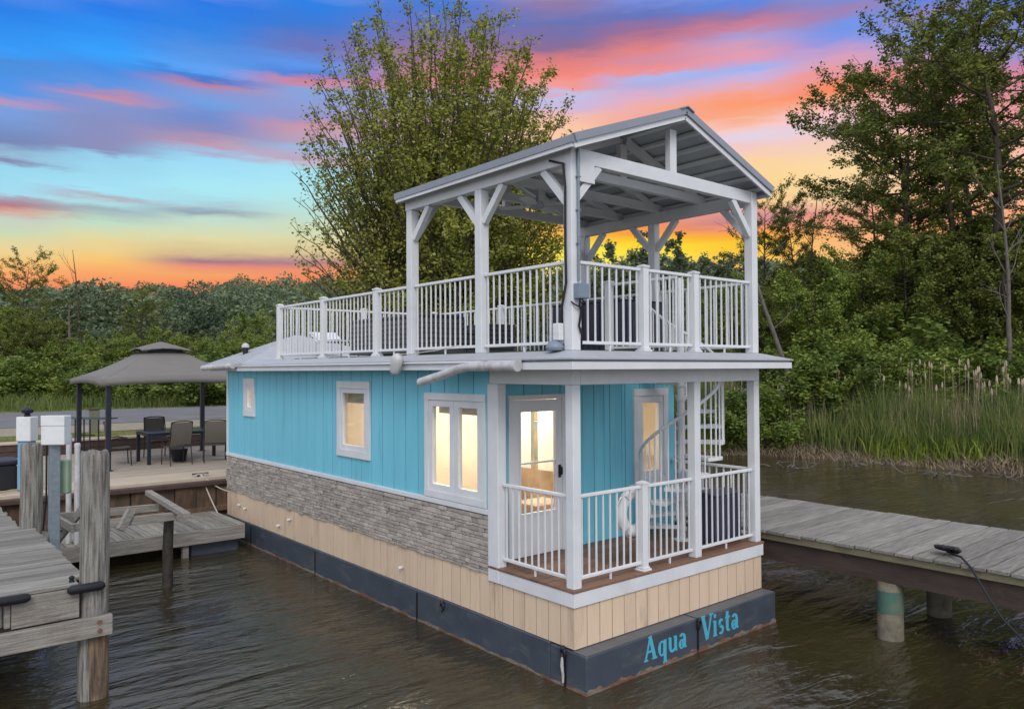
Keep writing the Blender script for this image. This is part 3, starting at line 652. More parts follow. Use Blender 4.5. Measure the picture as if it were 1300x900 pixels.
def frustum(mb, o, i, z0, z1, zt):
    (a0, a1, c0, c1), (d0, d1, g0, g1) = o, i
    mb.add([(a0, c0, z0), (a1, c0, z0), (a1, c1, z0), (a0, c1, z0), (a0, c0, z1), (a1, c0, z1), (a1, c1, z1), (a0, c1, z1), (d0, g0, zt), (d1, g0, zt), (d1, g1, zt), (d0, g1, zt)],
           [(0, 1, 5, 4), (1, 2, 6, 5), (2, 3, 7, 6), (3, 0, 4, 7), (4, 5, 9, 8), (5, 6, 10, 9), (6, 7, 11, 10), (7, 4, 8, 11)])
b = MB(); frustum(b, (-.315, W_+.315, -.315, 8.62), (-.02, W_+.02, -.02, 8.4), 2.397, 2.412, 2.492); P(b, 'sloped_edge', GALV)
b = MB()
for r in cuts(-.02, W_+.02, -.02, 8.4, [(HX0, HX1, HY0, HY1)]): b.box(r[0], r[1], r[2], r[3], 2.400, 2.494)
roofdeck = P(b, 'roof_deck', GALV)
b = MB()
for r in cuts(.25, W_-.25, .3, 7.3, [(HX0-.05, HX1+.05, HY0-.2, HY1+.05)]): b.box(r[0], r[1], r[2], r[3], 2.495, 2.515)
P(b, 'turf_mat', TURF)
# rear hipped roof
b = MB()
zz = 2.43; ap = (1.6, 10.2, 3.08); A_ = (-.33, 8.3, zz); B_ = (-.33, 10.25, zz); C_ = (W_+.33, 10.25, zz); D_ = (W_+.33, 8.3, zz)
low = [(p[0], p[1], 2.385) for p in (A_, B_, C_, D_)]
b.add([A_, B_, C_, D_, ap]+low, [(0, 4, 1), (1, 4, 2), (2, 4, 3), (3, 4, 0), (1, 6, 5, 0)[:0] or (0, 1, 6, 5), (1, 2, 7, 6), (2, 3, 8, 7), (3, 0, 5, 8)])
rr = P(b, 'rear_roof', GALV)
for i in range(7):
    t = (i+.5)/7; c = MB(); p0 = Vector(A_).lerp(Vector(B_), t)+Vector((0, 0, .008)); q = p0.lerp(Vector(ap), .96 if t > .85 else .35+.6*t); q.y = p0.y+(ap[1]-p0.y)*.0
    # seams run up the slope
    s_ = (q.x-p0.x)/(ap[0]-p0.x); zt = zz+.65*min(s_, (p0.y-8.3)/(1.9)*1.0)
    q = Vector((p0.x+(ap[0]-p0.x)*min(1, (p0.y-8.3)/1.95)*.95, p0.y, zz+.65*min(1, (p0.y-8.3)/1.95)*.95+.006))
    c.tube([p0, q], .012, 5); P(c, 'seam_rib', GALV, rr)
b = MB(); b.tube([(-.37, 8.62, 2.39), (-.37, 10.28, 2.36)], .055, 12); P(b, 'gutter', PVC, smooth=True)
b = MB(); b.lathe((.3, 9.75, 2.5), [(.055, .0), (.055, .27)], 14); v1 = P(b, 'vent_pipe', CABLE, smooth=True)
b = MB(); b.lathe((.3, 9.75, 2.77), [(.075, .0), (.078, .04), (.05, .08), (.01, .095)], 14); P(b, 'cap', PVC, v1, smooth=True)

# ---- railings
def railing(p0, p1, zb, zt, zbase, step=.112, ends=(.05, .05), foot=True):
    p0, p1 = Vector(p0+(0,)), Vector(p1+(0,)); d = (p1-p0); L_ = d.length; d.normalize()
    a, c = p0+d*ends[0], p1-d*ends[1]; b = MB(); n = max(2, round((c-a).length/step)); w2 = .008
    for i in range(n):
        q = a+(c-a)*((i+.5)/n); b.box(q.x-w2, q.x+w2, q.y-w2, q.y+w2, zb+.018, zt-.022)
    r = P(b, 'railing', RAILW)
    t = MB(); t.beam((a.x, a.y, zt), (c.x, c.y, zt), .042, .037); P(t, 'top_rail', RAILW, r, bevel=.006)
    t = MB(); t.beam((a.x, a.y, zb), (c.x, c.y, zb), .036, .034); P(t, 'bottom_rail', RAILW, r, bevel=.004)
    if foot and L_ > .9:
        q = (a+c)/2; t = MB(); t.box(q.x-.009, q.x+.009, q.y-.009, q.y+.009, zbase, zb-.0175); P(t, 'support', RAILW, r)
    return r
def rpost(x, y, z0, z1, s=.045):
    b = MB(); b.box(x-s, x+s, y-s, y+s, z0+.02, z1); r = P(b, 'rail_post', RAILW, bevel=.004)
    b = MB(); b.box(x-s-.025, x+s+.025, y-s-.025, y+s+.025, z0, z0+.022); b.box(x-s-.012, x+s+.012, y-s-.012, y+s+.012, z0+.0225, z0+.045); P(b, 'foot', RAILW, r, bevel=.004)
    b = MB(); h = s+.008; b.add([(x-h, y-h, z1), (x+h, y-h, z1), (x+h, y+h, z1), (x-h, y+h, z1), (x-h, y-h, z1+.02), (x+h, y-h, z1+.02), (x+h, y+h, z1+.02), (x-h, y+h, z1+.02), (x, y, z1+.04)],
        [(0, 3, 2, 1), (0, 1, 5, 4), (1, 2, 6, 5), (2, 3, 7, 6), (3, 0, 4, 7), (4, 5, 8), (5, 6, 8), (6, 7, 8), (7, 4, 8)]); P(b, 'cap', RAILW, r)
    return r
c0 = .0575
railing((c0, c0), (c0, 1.25), .12, .97, .028, ends=(.062, .048)); railing((c0, c0), (1.15, c0), .12, .97, .028, ends=(.062, .048)); rpost(1.15, c0, .028, 1.0)
railing((1.15, c0), (2.1075, c0), .12, .97, .028, ends=(.05, .062)); railing((2.1075, c0), (W_-c0, c0), .12, .97, .028, ends=(.062, .062))
railing((W_-c0, c0), (W_-c0, 1.40), .12, .97, .028, ends=(.062, .01))
DZ = 2.495; T0, T1 = DZ+.085, DZ+.93
PV = [(.062, .062), (.062, 1.6), (.062, 3.13), (W_-.062, .062), (W_-.062, 1.7), (W_-.062, 3.13)]   # pavilion posts
railing((.062, .062), (.062, 1.6), T0, T1, DZ, ends=(.065, .065)); railing((.062, 1.6), (.062, 3.13), T0, T1, DZ, ends=(.065, .065))
for a, c in ((3.13, 4.08), (4.08, 5.78), (5.78, 7.5)): railing((.062, a), (.062, c), T0, T1, DZ, ends=(.065 if a == 3.13 else .05, .05))
for y in (4.08, 5.78, 7.5): rpost(.062, y, DZ, T1+.03)
for a, c in ((.062, 1.2), (1.2, 2.14), (2.14, W_-.062)): railing((a, .062), (c, .062), T0, T1, DZ, ends=(.06, .06))
for x in (1.2, 2.14): rpost(x, .062, DZ, T1+.03)
railing((.062, 7.5), (1.75, 7.5), T0, T1, DZ); railing((1.75, 7.5), (W_-.062, 7.5), T0, T1, DZ); rpost(1.75, 7.5, DZ, T1+.03); rpost(W_-.062, 7.5, DZ, T1+.03)
for a, c in ((.062, 1.7), (1.7, 3.13), (3.13, 5.3), (5.3, 7.5)): railing((W_-.062, a), (W_-.062, c), T0, T1, DZ, ends=(.065, .065))
rpost(W_-.062, 5.3, DZ, T1+.03)
# rail round the stair opening
railing((2.05, .2), (2.05, 1.36), T0, T1, DZ, foot=False); rpost(2.05, 1.38, DZ, T1+.03)

# ---- pavilion
def roofz(x): return 4.63+.362*(x+.14) if x <= W_/2 else 4.63+.362*(W_-x+.14)
for x, y in PV: post(x-.062, x+.062, y-.062, y+.062, DZ, 4.45 if y > .1 else 4.62, 'pavilion_post')
for x in (.062, W_-.062):
    b = MB(); b.box(x-.058, x+.058, .126 if True else 0, 3.22, 4.452, 4.60); P(b, 'eave_beam', WHITE, bevel=.004)
b = MB(); TY = [.062, .84, 1.60, 2.37, 3.13]
for i, y in enumerate(TY):
    c = MB(); z0, z1 = (4.47, 4.625) if i == 0 else (4.605, 4.70)
    if i == 0: c.box(.125, W_-.125, y-.045, y+.045, z0, z1)
    else: c.box(.005, W_-.005, y-.042, y+.042, 4.601, 4.601+.11)
    tr = P(c, 'tie_beam', WHITE, bevel=.004)
    c = MB(); zt = z1 if i == 0 else 4.7115; c.box(W_/2-.06, W_/2+.06, y-.038, y+.038, zt, 5.13); P(c, 'king_post', WHITE, tr, bevel=.003)
    if i == 0: continue
    c = MB()
    for s in (-1, 1):
        xe = W_/2+s*(W_/2-.02); c.beam((xe, y, roofz(xe)-.085), (W_/2+s*.062, y, roofz(W_/2+.062)-.085), .07, .10)
    P(c, 'rafter', WHITE, tr)
c = MB()
for s in (-1, 1):
    for k in range(7):
        x = W_/2+s*(.10+k*.27); c.box(x-.045, x+.045, -.09, 3.22, roofz(x)-.035-.004, roofz(x)-.004)
pur = P(c, 'purlins', WHITE)
# metal sheets with ribs
for s in (-1, 1):
    c = MB(); xe = W_/2+s*(W_/2+.10); a = Vector((xe, 0, roofz(xe))); d = Vector((W_/2, 0, roofz(W_/2)+.0))
    for nm, m_, o0, o1 in (('roof_lining', UNDER, .0, .006), ('roof_sheet', GALV, .007, .020)):
        c = MB(); c.add([(a.x, -.13, a.z+o0), (d.x, -.13, d.z+o0), (d.x, 3.25, d.z+o0), (a.x, 3.25, a.z+o0), (a.x, -.13, a.z+o1), (d.x, -.13, d.z+o1), (d.x, 3.25, d.z+o1), (a.x, 3.25, a.z+o1)],
              [(0, 1, 2, 3), (7, 6, 5, 4), (0, 4, 5, 1), (1, 5, 6, 2), (2, 6, 7, 3), (3, 7, 4, 0)]); sh = P(c, nm, m_)
    c = MB()
    for k in range(13):
        y = -.11+k*.276; c.beam((a.x-s*.0, y, a.z+.032), (d.x, y, d.z+.032), .03, .024)
    P(c, 'rib', GALV, sh)
    # barge board and drip along the gable, gutter board at the eave
    for yb in (-.155, 3.255):
        c = MB(); c.beam((a.x, yb+.012, a.z-.066), (d.x, yb+.012, d.z-.066), .022, .062); P(c, 'barge_board', WHITE)
        c = MB(); c.beam((a.x+s*.01, yb+.003, a.z+.008), (d.x, yb+.003, d.z+.008), .052, .082); P(c, 'drip_edge', DRIP)
    c = MB(); x0 = a.x-.011; c.box(x0+(-.011 if s < 0 else .011), x0+(.011 if s < 0 else .033), -.14, 3.26, a.z-.085, a.z-.045); P(c, 'eave_board', WHITE)
    c = MB(); c.box(a.x-.034, a.x+.03, -.16, 3.28, a.z-.044, a.z+.036); P(c, 'eave_drip', DRIP)
c = MB()
for s in (-1, 1): c.beam((W_/2+s*.11, 1.64, roofz(W_/2-.11)+.058), (W_/2, 1.64, roofz(W_/2)+.058), 3.66, .012) if False else None
c.add([(W_/2-.12, -.2, 5.30), (W_/2, -.2, 5.345), (W_/2+.12, -.2, 5.30), (W_/2-.12, 3.33, 5.30), (W_/2, 3.33, 5.345), (W_/2+.12, 3.33, 5.30), (W_/2-.12, -.2, 5.315), (W_/2, -.2, 5.36), (W_/2+.12, -.2, 5.315), (W_/2-.12, 3.33, 5.315), (W_/2, 3.33, 5.36), (W_/2+.12, 3.33, 5.315)],
      [(0, 1, 4, 3), (1, 2, 5, 4), (9, 10, 7, 6), (10, 11, 8, 7), (0, 6, 7, 1), (1, 7, 8, 2), (3, 4, 10, 9), (4, 5, 11, 10), (0, 3, 9, 6), (2, 8, 11, 5)])
P(c, 'ridge_cap', DRIP)
# knee braces
def brace(p, q, wd=.072, ht=.085):
    c = MB(); c.beam(p, q, wd, ht); P(c, 'knee_brace', WHITE, bevel=.003)
for x in (.062, W_-.062):
    for y in (.062, 1.6 if x < 1 else 1.7, 3.13):
        if y < 3: brace((x, y+.06, 4.06), (x, y+.42, 4.455))
        if y > 1: brace((x, y-.06, 4.06), (x, y-.42, 4.455))
brace((.11, .062, 4.09), (.46, .062, 4.475)); brace((W_-.11, .062, 4.05), (W_-.50, .062, 4.475))
brace((.11, 3.13, 4.09), (.46, 3.13, 4.60)); brace((W_-.11, 3.13, 4.05), (W_-.50, 3.13, 4.60))
c = MB(); c.box(.135, .36, .005, .0165, 4.27, 4.60); P(c, 'bracket_panel', WHITE, bevel=.004)
# ceiling fan
fx, fy = 1.0, 1.64
c = MB(); c.lathe((fx, fy, 4.40), [(.015, .20), (.015, .06), (.07, .05), (.085, .02), (.08, -.03), (.03, -.05)][::-1], 16); fan = P(c, 'ceiling_fan', GALV, smooth=True)
for k in range(4):
    t = k*PI/2+.5; d = Vector((math.cos(t), math.sin(t), 0)); n_ = Vector((-d.y, d.x, 0)); c = MB()
    pts = []
    for r_, w_ in ((.08, .025), (.16, .05), (.4, .075), (.52, .06)): pts.append((d*r_, w_))
    top = [Vector((fx, fy, 4.41))+p+n_*w_ for p, w_ in pts]; bot = [Vector((fx, fy, 4.40))+p-n_*w_ for p, w_ in pts][::-1]
    P_ = top+bot; m_ = len(P_); c.add(P_+[p-Vector((0, 0, .008)) for p in P_], [tuple(range(m_)), tuple(reversed(range(m_, 2*m_)))]+[(i, i+m_, (i+1) % m_+m_, (i+1) % m_) for i in range(m_)]); P(c, 'fan_blade', WHITE, fan)
# wiring on the bow post
c = MB(); c.tube([(-.03, .30, 4.52), (-.02, .10, 4.45), (-.018, .075, 4.2), (-.016, .08, 3.6), (-.018, .07, 3.2), (-.025, .14, 2.9), (-.02, .15, 2.78)], .014, 6); P(c, 'power_cable', CABLE, smooth=True)
c = MB(); c.tube([(.085, -.016, 4.60), (.085, -.016, 3.22)], .017, 8); P(c, 'conduit', STEEL, smooth=True)
for z in (4.3, 3.95, 3.6): c = MB(); c.box(.058, .112, -.034, -.001, z, z+.014); P(c, 'conduit_clip', STEEL)
c = MB(); c.box(.02, .165, -.085, -.003, 3.03, 3.19); jb = P(c, 'junction_box', GREYBOX, bevel=.008, seg=2)
c = MB(); c.box(.03, .155, -.089, -.0855, 3.04, 3.18); P(c, 'cover', GREYBOX, jb, bevel=.003)
c = MB(); c.tube([(.07, -.05, 3.03), (.06, -.05, 2.96), (.10, -.03, 2.9), (.08, -.02, 2.75), (.12, -.02, 2.66), (.15, .02, 2.56)], .013, 6); c.tube([(.09, -.05, 3.03), (.15, -.05, 2.98), (.13, -.04, 2.93), (.03, -.03, 2.96), (-.02, -.0, 3.0)], .008, 6); P(c, 'power_cable', CABLE, smooth=True)
c = MB(); c.box(-.075, -.004, .12, .22, 2.60, 2.78); P(c, 'outlet_box', PLAST, bevel=.008)
c = MB(); c.lathe((-.06, .2, 2.50), [(.09, .0), (.10, .03), (.085, .06), (.06, .09), (.02, .10)], 14); P(c, 'floodlight', GREYBOX, smooth=True)
# stained drain pipe slung below the eave
c = MB(); c.tube([(-.37, .50, 2.335), (-.37, 1.0, 2.337), (-.37, 1.33, 2.33), (-.372, 1.52, 2.305), (-.375, 1.8, 2.24), (-.375, 2.28, 2.15)], .052, 14); dp = P(c, 'drain_pipe', PVC, smooth=True)
for yc, rc in ((.47, .062), (1.0, .058)): c = MB(); c.lathe((-.37, yc, 2.338), [(rc, -.03), (rc, .04)], 14, 'y'); P(c, 'collar', PVC, dp, smooth=True)
c = MB()
c.tube([(-.318, .45, 2.383), (-.318, 8.6, 2.383)], .014, 6); P(c, 'edge_trim', WHITE)

# ---- spiral stair
SC = Vector((2.72, .72)); st = MB(); st.lathe((SC.x, SC.y, .028), [(.11, 0), (.11, .015), (.05, .02), (.05, 3.45), (.03, 3.48)], 20); stair = P(st, 'spiral_stair', WHITE, smooth=True)
th0 = math.atan2(.643, -.766)-.35; TR = 13
rail_pts = []
for i in range(1, TR):
    z = .028+i*.19; th = th0+math.radians(30)*(i-1); h = math.radians(16); n = 6
    c = MB(); pl = [(SC.x+.045*math.cos(th-h), SC.y+.045*math.sin(th-h))]+[(SC.x+.56*math.cos(th-h+2*h*k/n), SC.y+.56*math.sin(th-h+2*h*k/n)) for k in range(n+1)]+[(SC.x+.045*math.cos(th+h), SC.y+.045*math.sin(th+h))]
    c.prism(pl, z-.045, z); tr = P(c, 'tread', WHITE, stair, bevel=.003)
    c = MB(); c.lathe((SC.x, SC.y, z-.06), [(.062, 0), (.062, .04)], 14); P(c, 'hub', WHITE, stair, smooth=True)
    ed = Vector((SC.x+.545*math.cos(th), SC.y+.545*math.sin(th)))
    if i <= 11:
        c = MB(); c.tube([(ed.x, ed.y, z-.04), (ed.x, ed.y, z+.86)], .012, 6); P(c, 'baluster', RAILW, stair)
    for hb in (-.17, .17):
        e2 = (SC.x+.545*math.cos(th+hb), SC.y+.545*math.sin(th+hb)); c = MB(); c.tube([(e2[0], e2[1], z-.03), (e2[0], e2[1], z+.86+.19*hb/.52)], .011, 6); P(c, 'baluster', RAILW, stair)
    for k in range(3):
        t2 = th+math.radians(10)*(k-1)+math.radians(5); rail_pts.append((SC.x+.545*math.cos(t2), SC.y+.545*math.sin(t2), z+.86+.19*((k-1)*10+5)/30))
c = MB(); c.tube(rail_pts, .021, 8); P(c, 'handrail', RAILW, stair, smooth=True)

# ---- lettering on the bow
def glyphs(txt, x0, z0, H, slant=.0):
    """serif letters built from strokes; each stroke a thin slab at its own depth"""
    b = MB(); dep = [0]
    def poly_(pts):
        dep[0] += 1; y1 = -.1935-.0012-.00022*(dep[0] % 11); y0 = -.19
        n = len(pts); k = len(b.v); Q = [(x, z) for x, z in pts]
        b.v += [(x, y1, z) for x, z in Q]+[(x, y0, z) for x, z in Q]
        b.f += [tuple(range(k, k+n)), tuple(reversed(range(k+n, k+2*n)))]+[(k+i, k+n+i, k+n+(i+1) % n, k+(i+1) % n) for i in range(n)]
    def seg(cx, x_0, z_0, x_1, z_1, w0, w1=None):
        w0 *= 1.2; w1 = w0; d = math.hypot(x_1-x_0, z_1-z_0); nx, nz = -(z_1-z_0)/d, (x_1-x_0)/d
        poly_([(cx+(x_0+nx*w0/2)*H, z0+(z_0+nz*w0/2)*H), (cx+(x_1+nx*w1/2)*H, z0+(z_1+nz*w1/2)*H), (cx+(x_1-nx*w1/2)*H, z0+(z_1-nz*w1/2)*H), (cx+(x_0-nx*w0/2)*H, z0+(z_0-nz*w0/2)*H)])
    def ring(cx, mx, mz, rx, rz, t0=0, t1=360, tk=.15, tn=.06):
        n = max(4, int((t1-t0)/22)); ou, inn = [], []
        for i in range(n+1):
            t = math.radians(t0+(t1-t0)*i/n); wv = 1.15*(tn+(tk-tn)*abs(math.cos(t)))
            ou.append((cx+(mx+rx*math.cos(t))*H, z0+(mz+rz*math.sin(t))*H)); inn.append((cx+(mx+(rx-wv)*math.cos(t))*H, z0+(mz+(rz-tn*1.2)*math.sin(t))*H))
        for i in range(n): poly_([ou[i], ou[i+1], inn[i+1], inn[i]])
    def G(ch, cx):
        if ch == 'A':
            seg(cx, .10, .04, .40, 1.0, .08); seg(cx, .37, 1.0, .68, .04, .17); seg(cx, .2, .36, .58, .36, .07); seg(cx, .0, .03, .24, .03, .06); seg(cx, .52, .03, .84, .03, .06); return .86
        if ch == 'V':
            seg(cx, .12, .97, .42, .0, .17); seg(cx, .44, .0, .70, .97, .08); seg(cx, .0, .97, .28, .97, .06); seg(cx, .56, .97, .84, .97, .06); return .78
        if ch == 'q':
            ring(cx, .27, .31, .25, .33); seg(cx, .48, .64, .48, -.30, .15); seg(cx, .34, -.30, .62, -.30, .06); return .66
        if ch == 'u':
            seg(cx, .13, .63, .13, .2, .15); ring(cx, .28, .2, .225, .22, 180, 330, .15, .09); seg(cx, .50, .63, .50, .03, .15); seg(cx, .02, .62, .16, .62, .06); seg(cx, .38, .62, .52, .62, .06); seg(cx, .5, .03, .62, .03, .06); return .68
        if ch == 'a':
            ring(cx, .22, .19, .20, .21); seg(cx, .42, .46, .42, .03, .15); ring(cx, .27, .44, .225, .22, 0, 150, .15, .09); seg(cx, .42, .03, .55, .03, .06); return .60
        if ch == 'i':
            seg(cx, .15, .63, .15, .02, .15); seg(cx, .02, .62, .16, .62, .06); seg(cx, .02, .03, .28, .03, .06); ring(cx, .15, .84, .09, .09, 0, 360, .085, .085); return .33
        if ch == 's':
            ring(cx, .22, .46, .17, .19, 30, 240, .13, .08); ring(cx, .22, .18, .19, .20, -140, 70, .13, .08); seg(cx, .10, .40, .34, .24, .12); return .46
        if ch == 't':
            seg(cx, .17, .86, .17, .15, .15); seg(cx, .02, .61, .36, .61, .07); ring(cx, .27, .16, .18, .16, 180, 310, .14, .08); return .42
    x = x0
    for ch in txt: x += (G(ch, x)+.03)*H
    return b, x
for t_, xs_, zs_, hs_ in (('Aqua', .86, -.862, .258), ('Vista', 1.87, -.868, .282)):
    gb, xe = glyphs(t_, xs_, zs_, hs_); P(gb, 'name_lettering', LETTER)

# ============================================================ loose things on the boat
# life ring hung on the porch rail
lr = thing('life_ring', 'white life ring hung inside the porch railing beside the spiral stair', 'life ring', (1.27, .22, .40))
c = MB(); ctr = Vector((1.16, .20, .665)); n, k = 36, 12
for i in range(n):
    t = 2*PI*i/n
    for j in range(k):
        p = 2*PI*j/k; r_ = .205+.066*math.cos(p); c.v.append((ctr.x+r_*math.cos(t), ctr.y+  .060*math.sin(p), ctr.z+r_*math.sin(t)*1.05))
for i in range(n):
    for j in range(k): c.f.append((i*k+j, i*k+(j+1) % k, ((i+1) % n)*k+(j+1) % k, ((i+1) % n)*k+j))
c.build('ring', mat('ring_white', (.80, .80, .79), .45), lr, smooth=True)
c = MB()
for q in range(4):
    a0 = q*PI/2+PI/4; pts = []
    for s in range(9):
        t = a0+s/8*PI/2; rr_ = .262+.035*math.sin(PI*s/8); pts.append((ctr.x+rr_*math.cos(t), ctr.y-.01, ctr.z+rr_*math.sin(t)*1.05))
    c.tube(pts, .005, 5)
c.build('grab_line', ROPE, lr, smooth=True)
for q in range(4):
    t = q*PI/2+PI/4; c = MB(); d = Vector((math.cos(t), 0, math.sin(t)*1.05)); pc = ctr+d*.20; pts = []
    for s in range(13):
        p = 2*PI*s/12; pts.append(pc+d*.0725*math.cos(p)+Vector((0, .066*math.sin(p), 0)))
    c.tube(pts, .007, 5); c.build('band', mat('grey_band', (.45, .47, .5), .6) if q == 0 else bpy.data.materials['grey_band'], lr)
# navy storage boxes
def navy_box(x0, x1, y0, y1, z0, z1, label):
    t = thing('storage_box', label, 'storage box', ((x0+x1)/2, (y0+y1)/2, z0)); c = MB(); c.box(x0+.01, x1-.01, y0+.01, y1-.01, z0, z1-.05); c.build('box_body', NAVY, t, bevel=.02, seg=3)
    c = MB(); n = 10
    for k in range(n+1):
        u_ = k/n; zz_ = z1-.03+.03*math.sin(PI*u_)
        c.v += [(x0, y0+(y1-y0)*u_, z1-.048), (x1, y0+(y1-y0)*u_, z1-.048), (x0, y0+(y1-y0)*u_, zz_), (x1, y0+(y1-y0)*u_, zz_)]
    for k in range(n): i = 4*k; c.f += [(i, i+4, i+5, i+1), (i+2, i+3, i+7, i+6), (i, i+2, i+6, i+4), (i+1, i+5, i+7, i+3)]
    c.f += [(0, 1, 3, 2), (4*n, 4*n+2, 4*n+3, 4*n+1)]; c.build('lid', NAVY, t, bevel=.008)
    c = MB(); k = 0; x = x0+.05
    while x < x1-.04: c.box(x, x+.012, y0-.001, y0+.009, z0+.03, z1-.07); x += .11
    y = y0+.05
    while y < y1-.04: c.box(x0-.001, x0+.009, y, y+.012, z0+.03, z1-.07); y += .11
    c.build('panel_ribs', NAVY, t); return t
navy_box(2.45, 3.30, 1.46, 2.95, 2.517, 3.30, 'dark navy storage box behind the rooftop railing under the pavilion')
navy_box(2.72, 3.32, .19, .62, .028, .70, 'dark navy storage box on the porch deck behind the bow railing')
# slatted boxes on the roof deck
def slat_box(x0, x1, y0, y1, z1, label):
    t = thing('slatted_bench', label, 'bench', ((x0+x1)/2, (y0+y1)/2, 2.517), group='grey slatted benches on the roof deck'); z0 = 2.517
    c = MB(); c.box(x0+.02, x1-.02, y0+.02, y1-.02, z0+.03, z1-.03); c.build('bench_core', BLACKM, t)
    c = MB(); z = z0+.03
    while z < z1-.06:
        h = .062; c.box(x0, x0+.018, y0, y1, z, z+h); c.box(x1-.018, x1, y0, y1, z, z+h); c.box(x0+.019, x1-.019, y0, y0+.018, z, z+h); c.box(x0+.019, x1-.019, y1-.018, y1, z, z+h); z += .075
    c.build('side_slats', SLAT, t, bevel=.003)
    c = MB(); x = x0
    while x < x1-.05: c.box(x, min(x+.1, x1), y0-.01, y1+.01, z1-.028, z1); x += .108
    c.build('top_slats', SLAT, t, bevel=.003); return t
slat_box(.62, 1.42, 3.75, 5.95, 3.13, 'long tall grey slatted bench behind the rooftop side railing')
slat_box(1.47, 1.86, 3.80, 4.6, 2.88, 'low grey slatted bench between two taller slatted ones')
slat_box(1.91, 2.45, 3.80, 4.6, 3.02, 'short grey slatted bench at the inner end of the row')
# sun lounger
lg = thing('sun_lounger', 'white and blue folding sun lounger at the back corner of the roof deck', 'sun lounger', (.75, 6.9, 2.517))
BLUEF = mat('blue_fabric', (.07, .16, .36), .8, (.05, .12, .3), 9)
c = MB()
for x in (.52, 1.02): c.tube([(x, 6.25, 2.80), (x, 6.95, 2.80), (x, 7.25, 2.98)], .014, 8)
for y, z in ((6.25, 2.8), (7.25, 2.98), (6.95, 2.80)): c.tube([(.52, y, z), (1.02, y, z)], .012, 8)
c.build('frame', RAILW, lg, smooth=True)
for x in (.52, 1.02):
    for y in (6.35, 7.0): c = MB(); c.tube([(x, y, 2.80), (x, y+.03, 2.517)], .012, 8); c.build('leg', RAILW, lg, smooth=True)
c = MB(); c.beam((.77, 6.26, 2.815), (.77, 6.94, 2.815), .46, .022); c.build('seat', BLUEF, lg, bevel=.006)
c = MB(); c.beam((.77, 6.96, 2.825), (.77, 7.24, 2.985), .46, .022); c.build('backrest', PLAST, lg, bevel=.006)
# fender hanging from the roof edge
fd = thing('boat_fender', 'white scuffed boat fender hanging over the roof edge', 'fender', (-.40, 2.80, 2.24))
c = MB(); prof = [(.012, -.02), (.03, .0), (.06, .015), (.075, .05), (.078, .20), (.07, .24), (.04, .265), (.015, .275)]; c.lathe((-.40, 2.80, 2.245), prof, 16); o = c.build('fender_body', PVC, fd, smooth=True)
o.matrix_basis = Matrix.Translation((0, 0, .12))@Matrix.Rotation(.38, 4, 'X')@Matrix.Translation((0, 0, -.12))
c = MB(); c.tube([(-.40, 2.72, 2.50), (-.36, 2.5, 2.50), (-.2, 2.2, 2.54), (-.01, 1.95, 2.60)], .006, 5); c.build('fender_line', ROPE, fd, smooth=True)

# ============================================================ docks
def planks_x(b, x0, x1, y0, y1, zt, pw=.14, th=.038, jit=.01, ends=.02):
    y = y0
    while y < y1-.02:
        w2 = min(pw, y1-y); dz = RNG.uniform(-.004, .004)
        b.obox(((x0+x1)/2+RNG.uniform(-ends, ends), y+w2/2, zt-th/2+dz), x1-x0, w2-.013, th, Matrix.Rotation(RNG.uniform(-.0015, .0015), 3, 'Z')); y += pw
def planks_y(b, x0, x1, y0, y1, zt, pw=.14, th=.038, ends=.015):
    x = x0
    while x < x1-.02:
        w2 = min(pw, x1-x); b.obox((x+w2/2, (y0+y1)/2+RNG.uniform(-ends, ends), zt-th/2+RNG.uniform(-.004, .004)), w2-.013, y1-y0, th); x += pw
WDOCKY = mat('weathered_dock_across', (.30, .28, .245), .85, (.15, .138, .12), 5, stretch=(9, .5, 9), bump=.5, island=.30, contrast=.35, dirt=(.12, .11, .09), dirt_amt=.5, dscale=2.5, dlow=.56, dstretch=(3, .7, 3), fine=.25)
# left dock
ld = thing('boat_dock', 'weathered grey plank dock in the left foreground with black edge bumpers', 'dock', (-5, 6, WZ))
c = MB(); planks_x(c, -6.6, -3.95, 2.98, 3.26, .20, ends=.005); planks_x(c, -6.6, -3.84, 3.262, 6.42, .20, ends=.02); planks_x(c, -6.6, -3.98, 6.42, 10.05, .20, ends=.02); c.build('decking', WDOCK, ld, bevel=.004)
c = MB(); c.box(-4.52, -3.95, 2.96, 3.01, -.13, .158); c.box(-6.6, -4.58, 3.08, 3.13, -.13, .158); c.box(-4.575, -4.525, 2.98, 10, -.12, .155); c.box(-4.03, -3.985, 3.31, 10, -.10, .158); c.box(-5.6, -5.55, 3.3, 10, -.12, .155); c.build('joists', WBEAM, ld, bevel=.005)
c = MB(); c.box(-6.6, -3.67, 2.865, 2.935, -.335, -.135); c.box(-6.6, -3.67, 3.235, 3.30, -.335, -.135); c.build('cross_beam', WBEAM, ld, bevel=.006)
for z in (-.19, -.27): c = MB(); c.lathe((-3.79, 2.863, z), [(.024, -.012), (.02, -.004), (.022, .0)], 8, 'y'); c.build('bolt', RUST, ld)
for x0, x1 in ((-3.98, -3.70), (-6.4, -4.34)):
    c = MB(); c.tube([(x0-.06, 2.935, .155), (x0-.05, 2.92, .158), (x1-.07, 2.915, .158), (x1-.04, 2.925, .158)], [.035, .046, .046, .03], 12); c.build('bumper', CABLE, ld, smooth=True)
c = MB(); c.lathe((-4.0, 3.07, .20), [(.028, 0), (.02, .03), (.03, .05), (.012, .065)], 10); c.build('cleat', CABLE, ld, smooth=True)
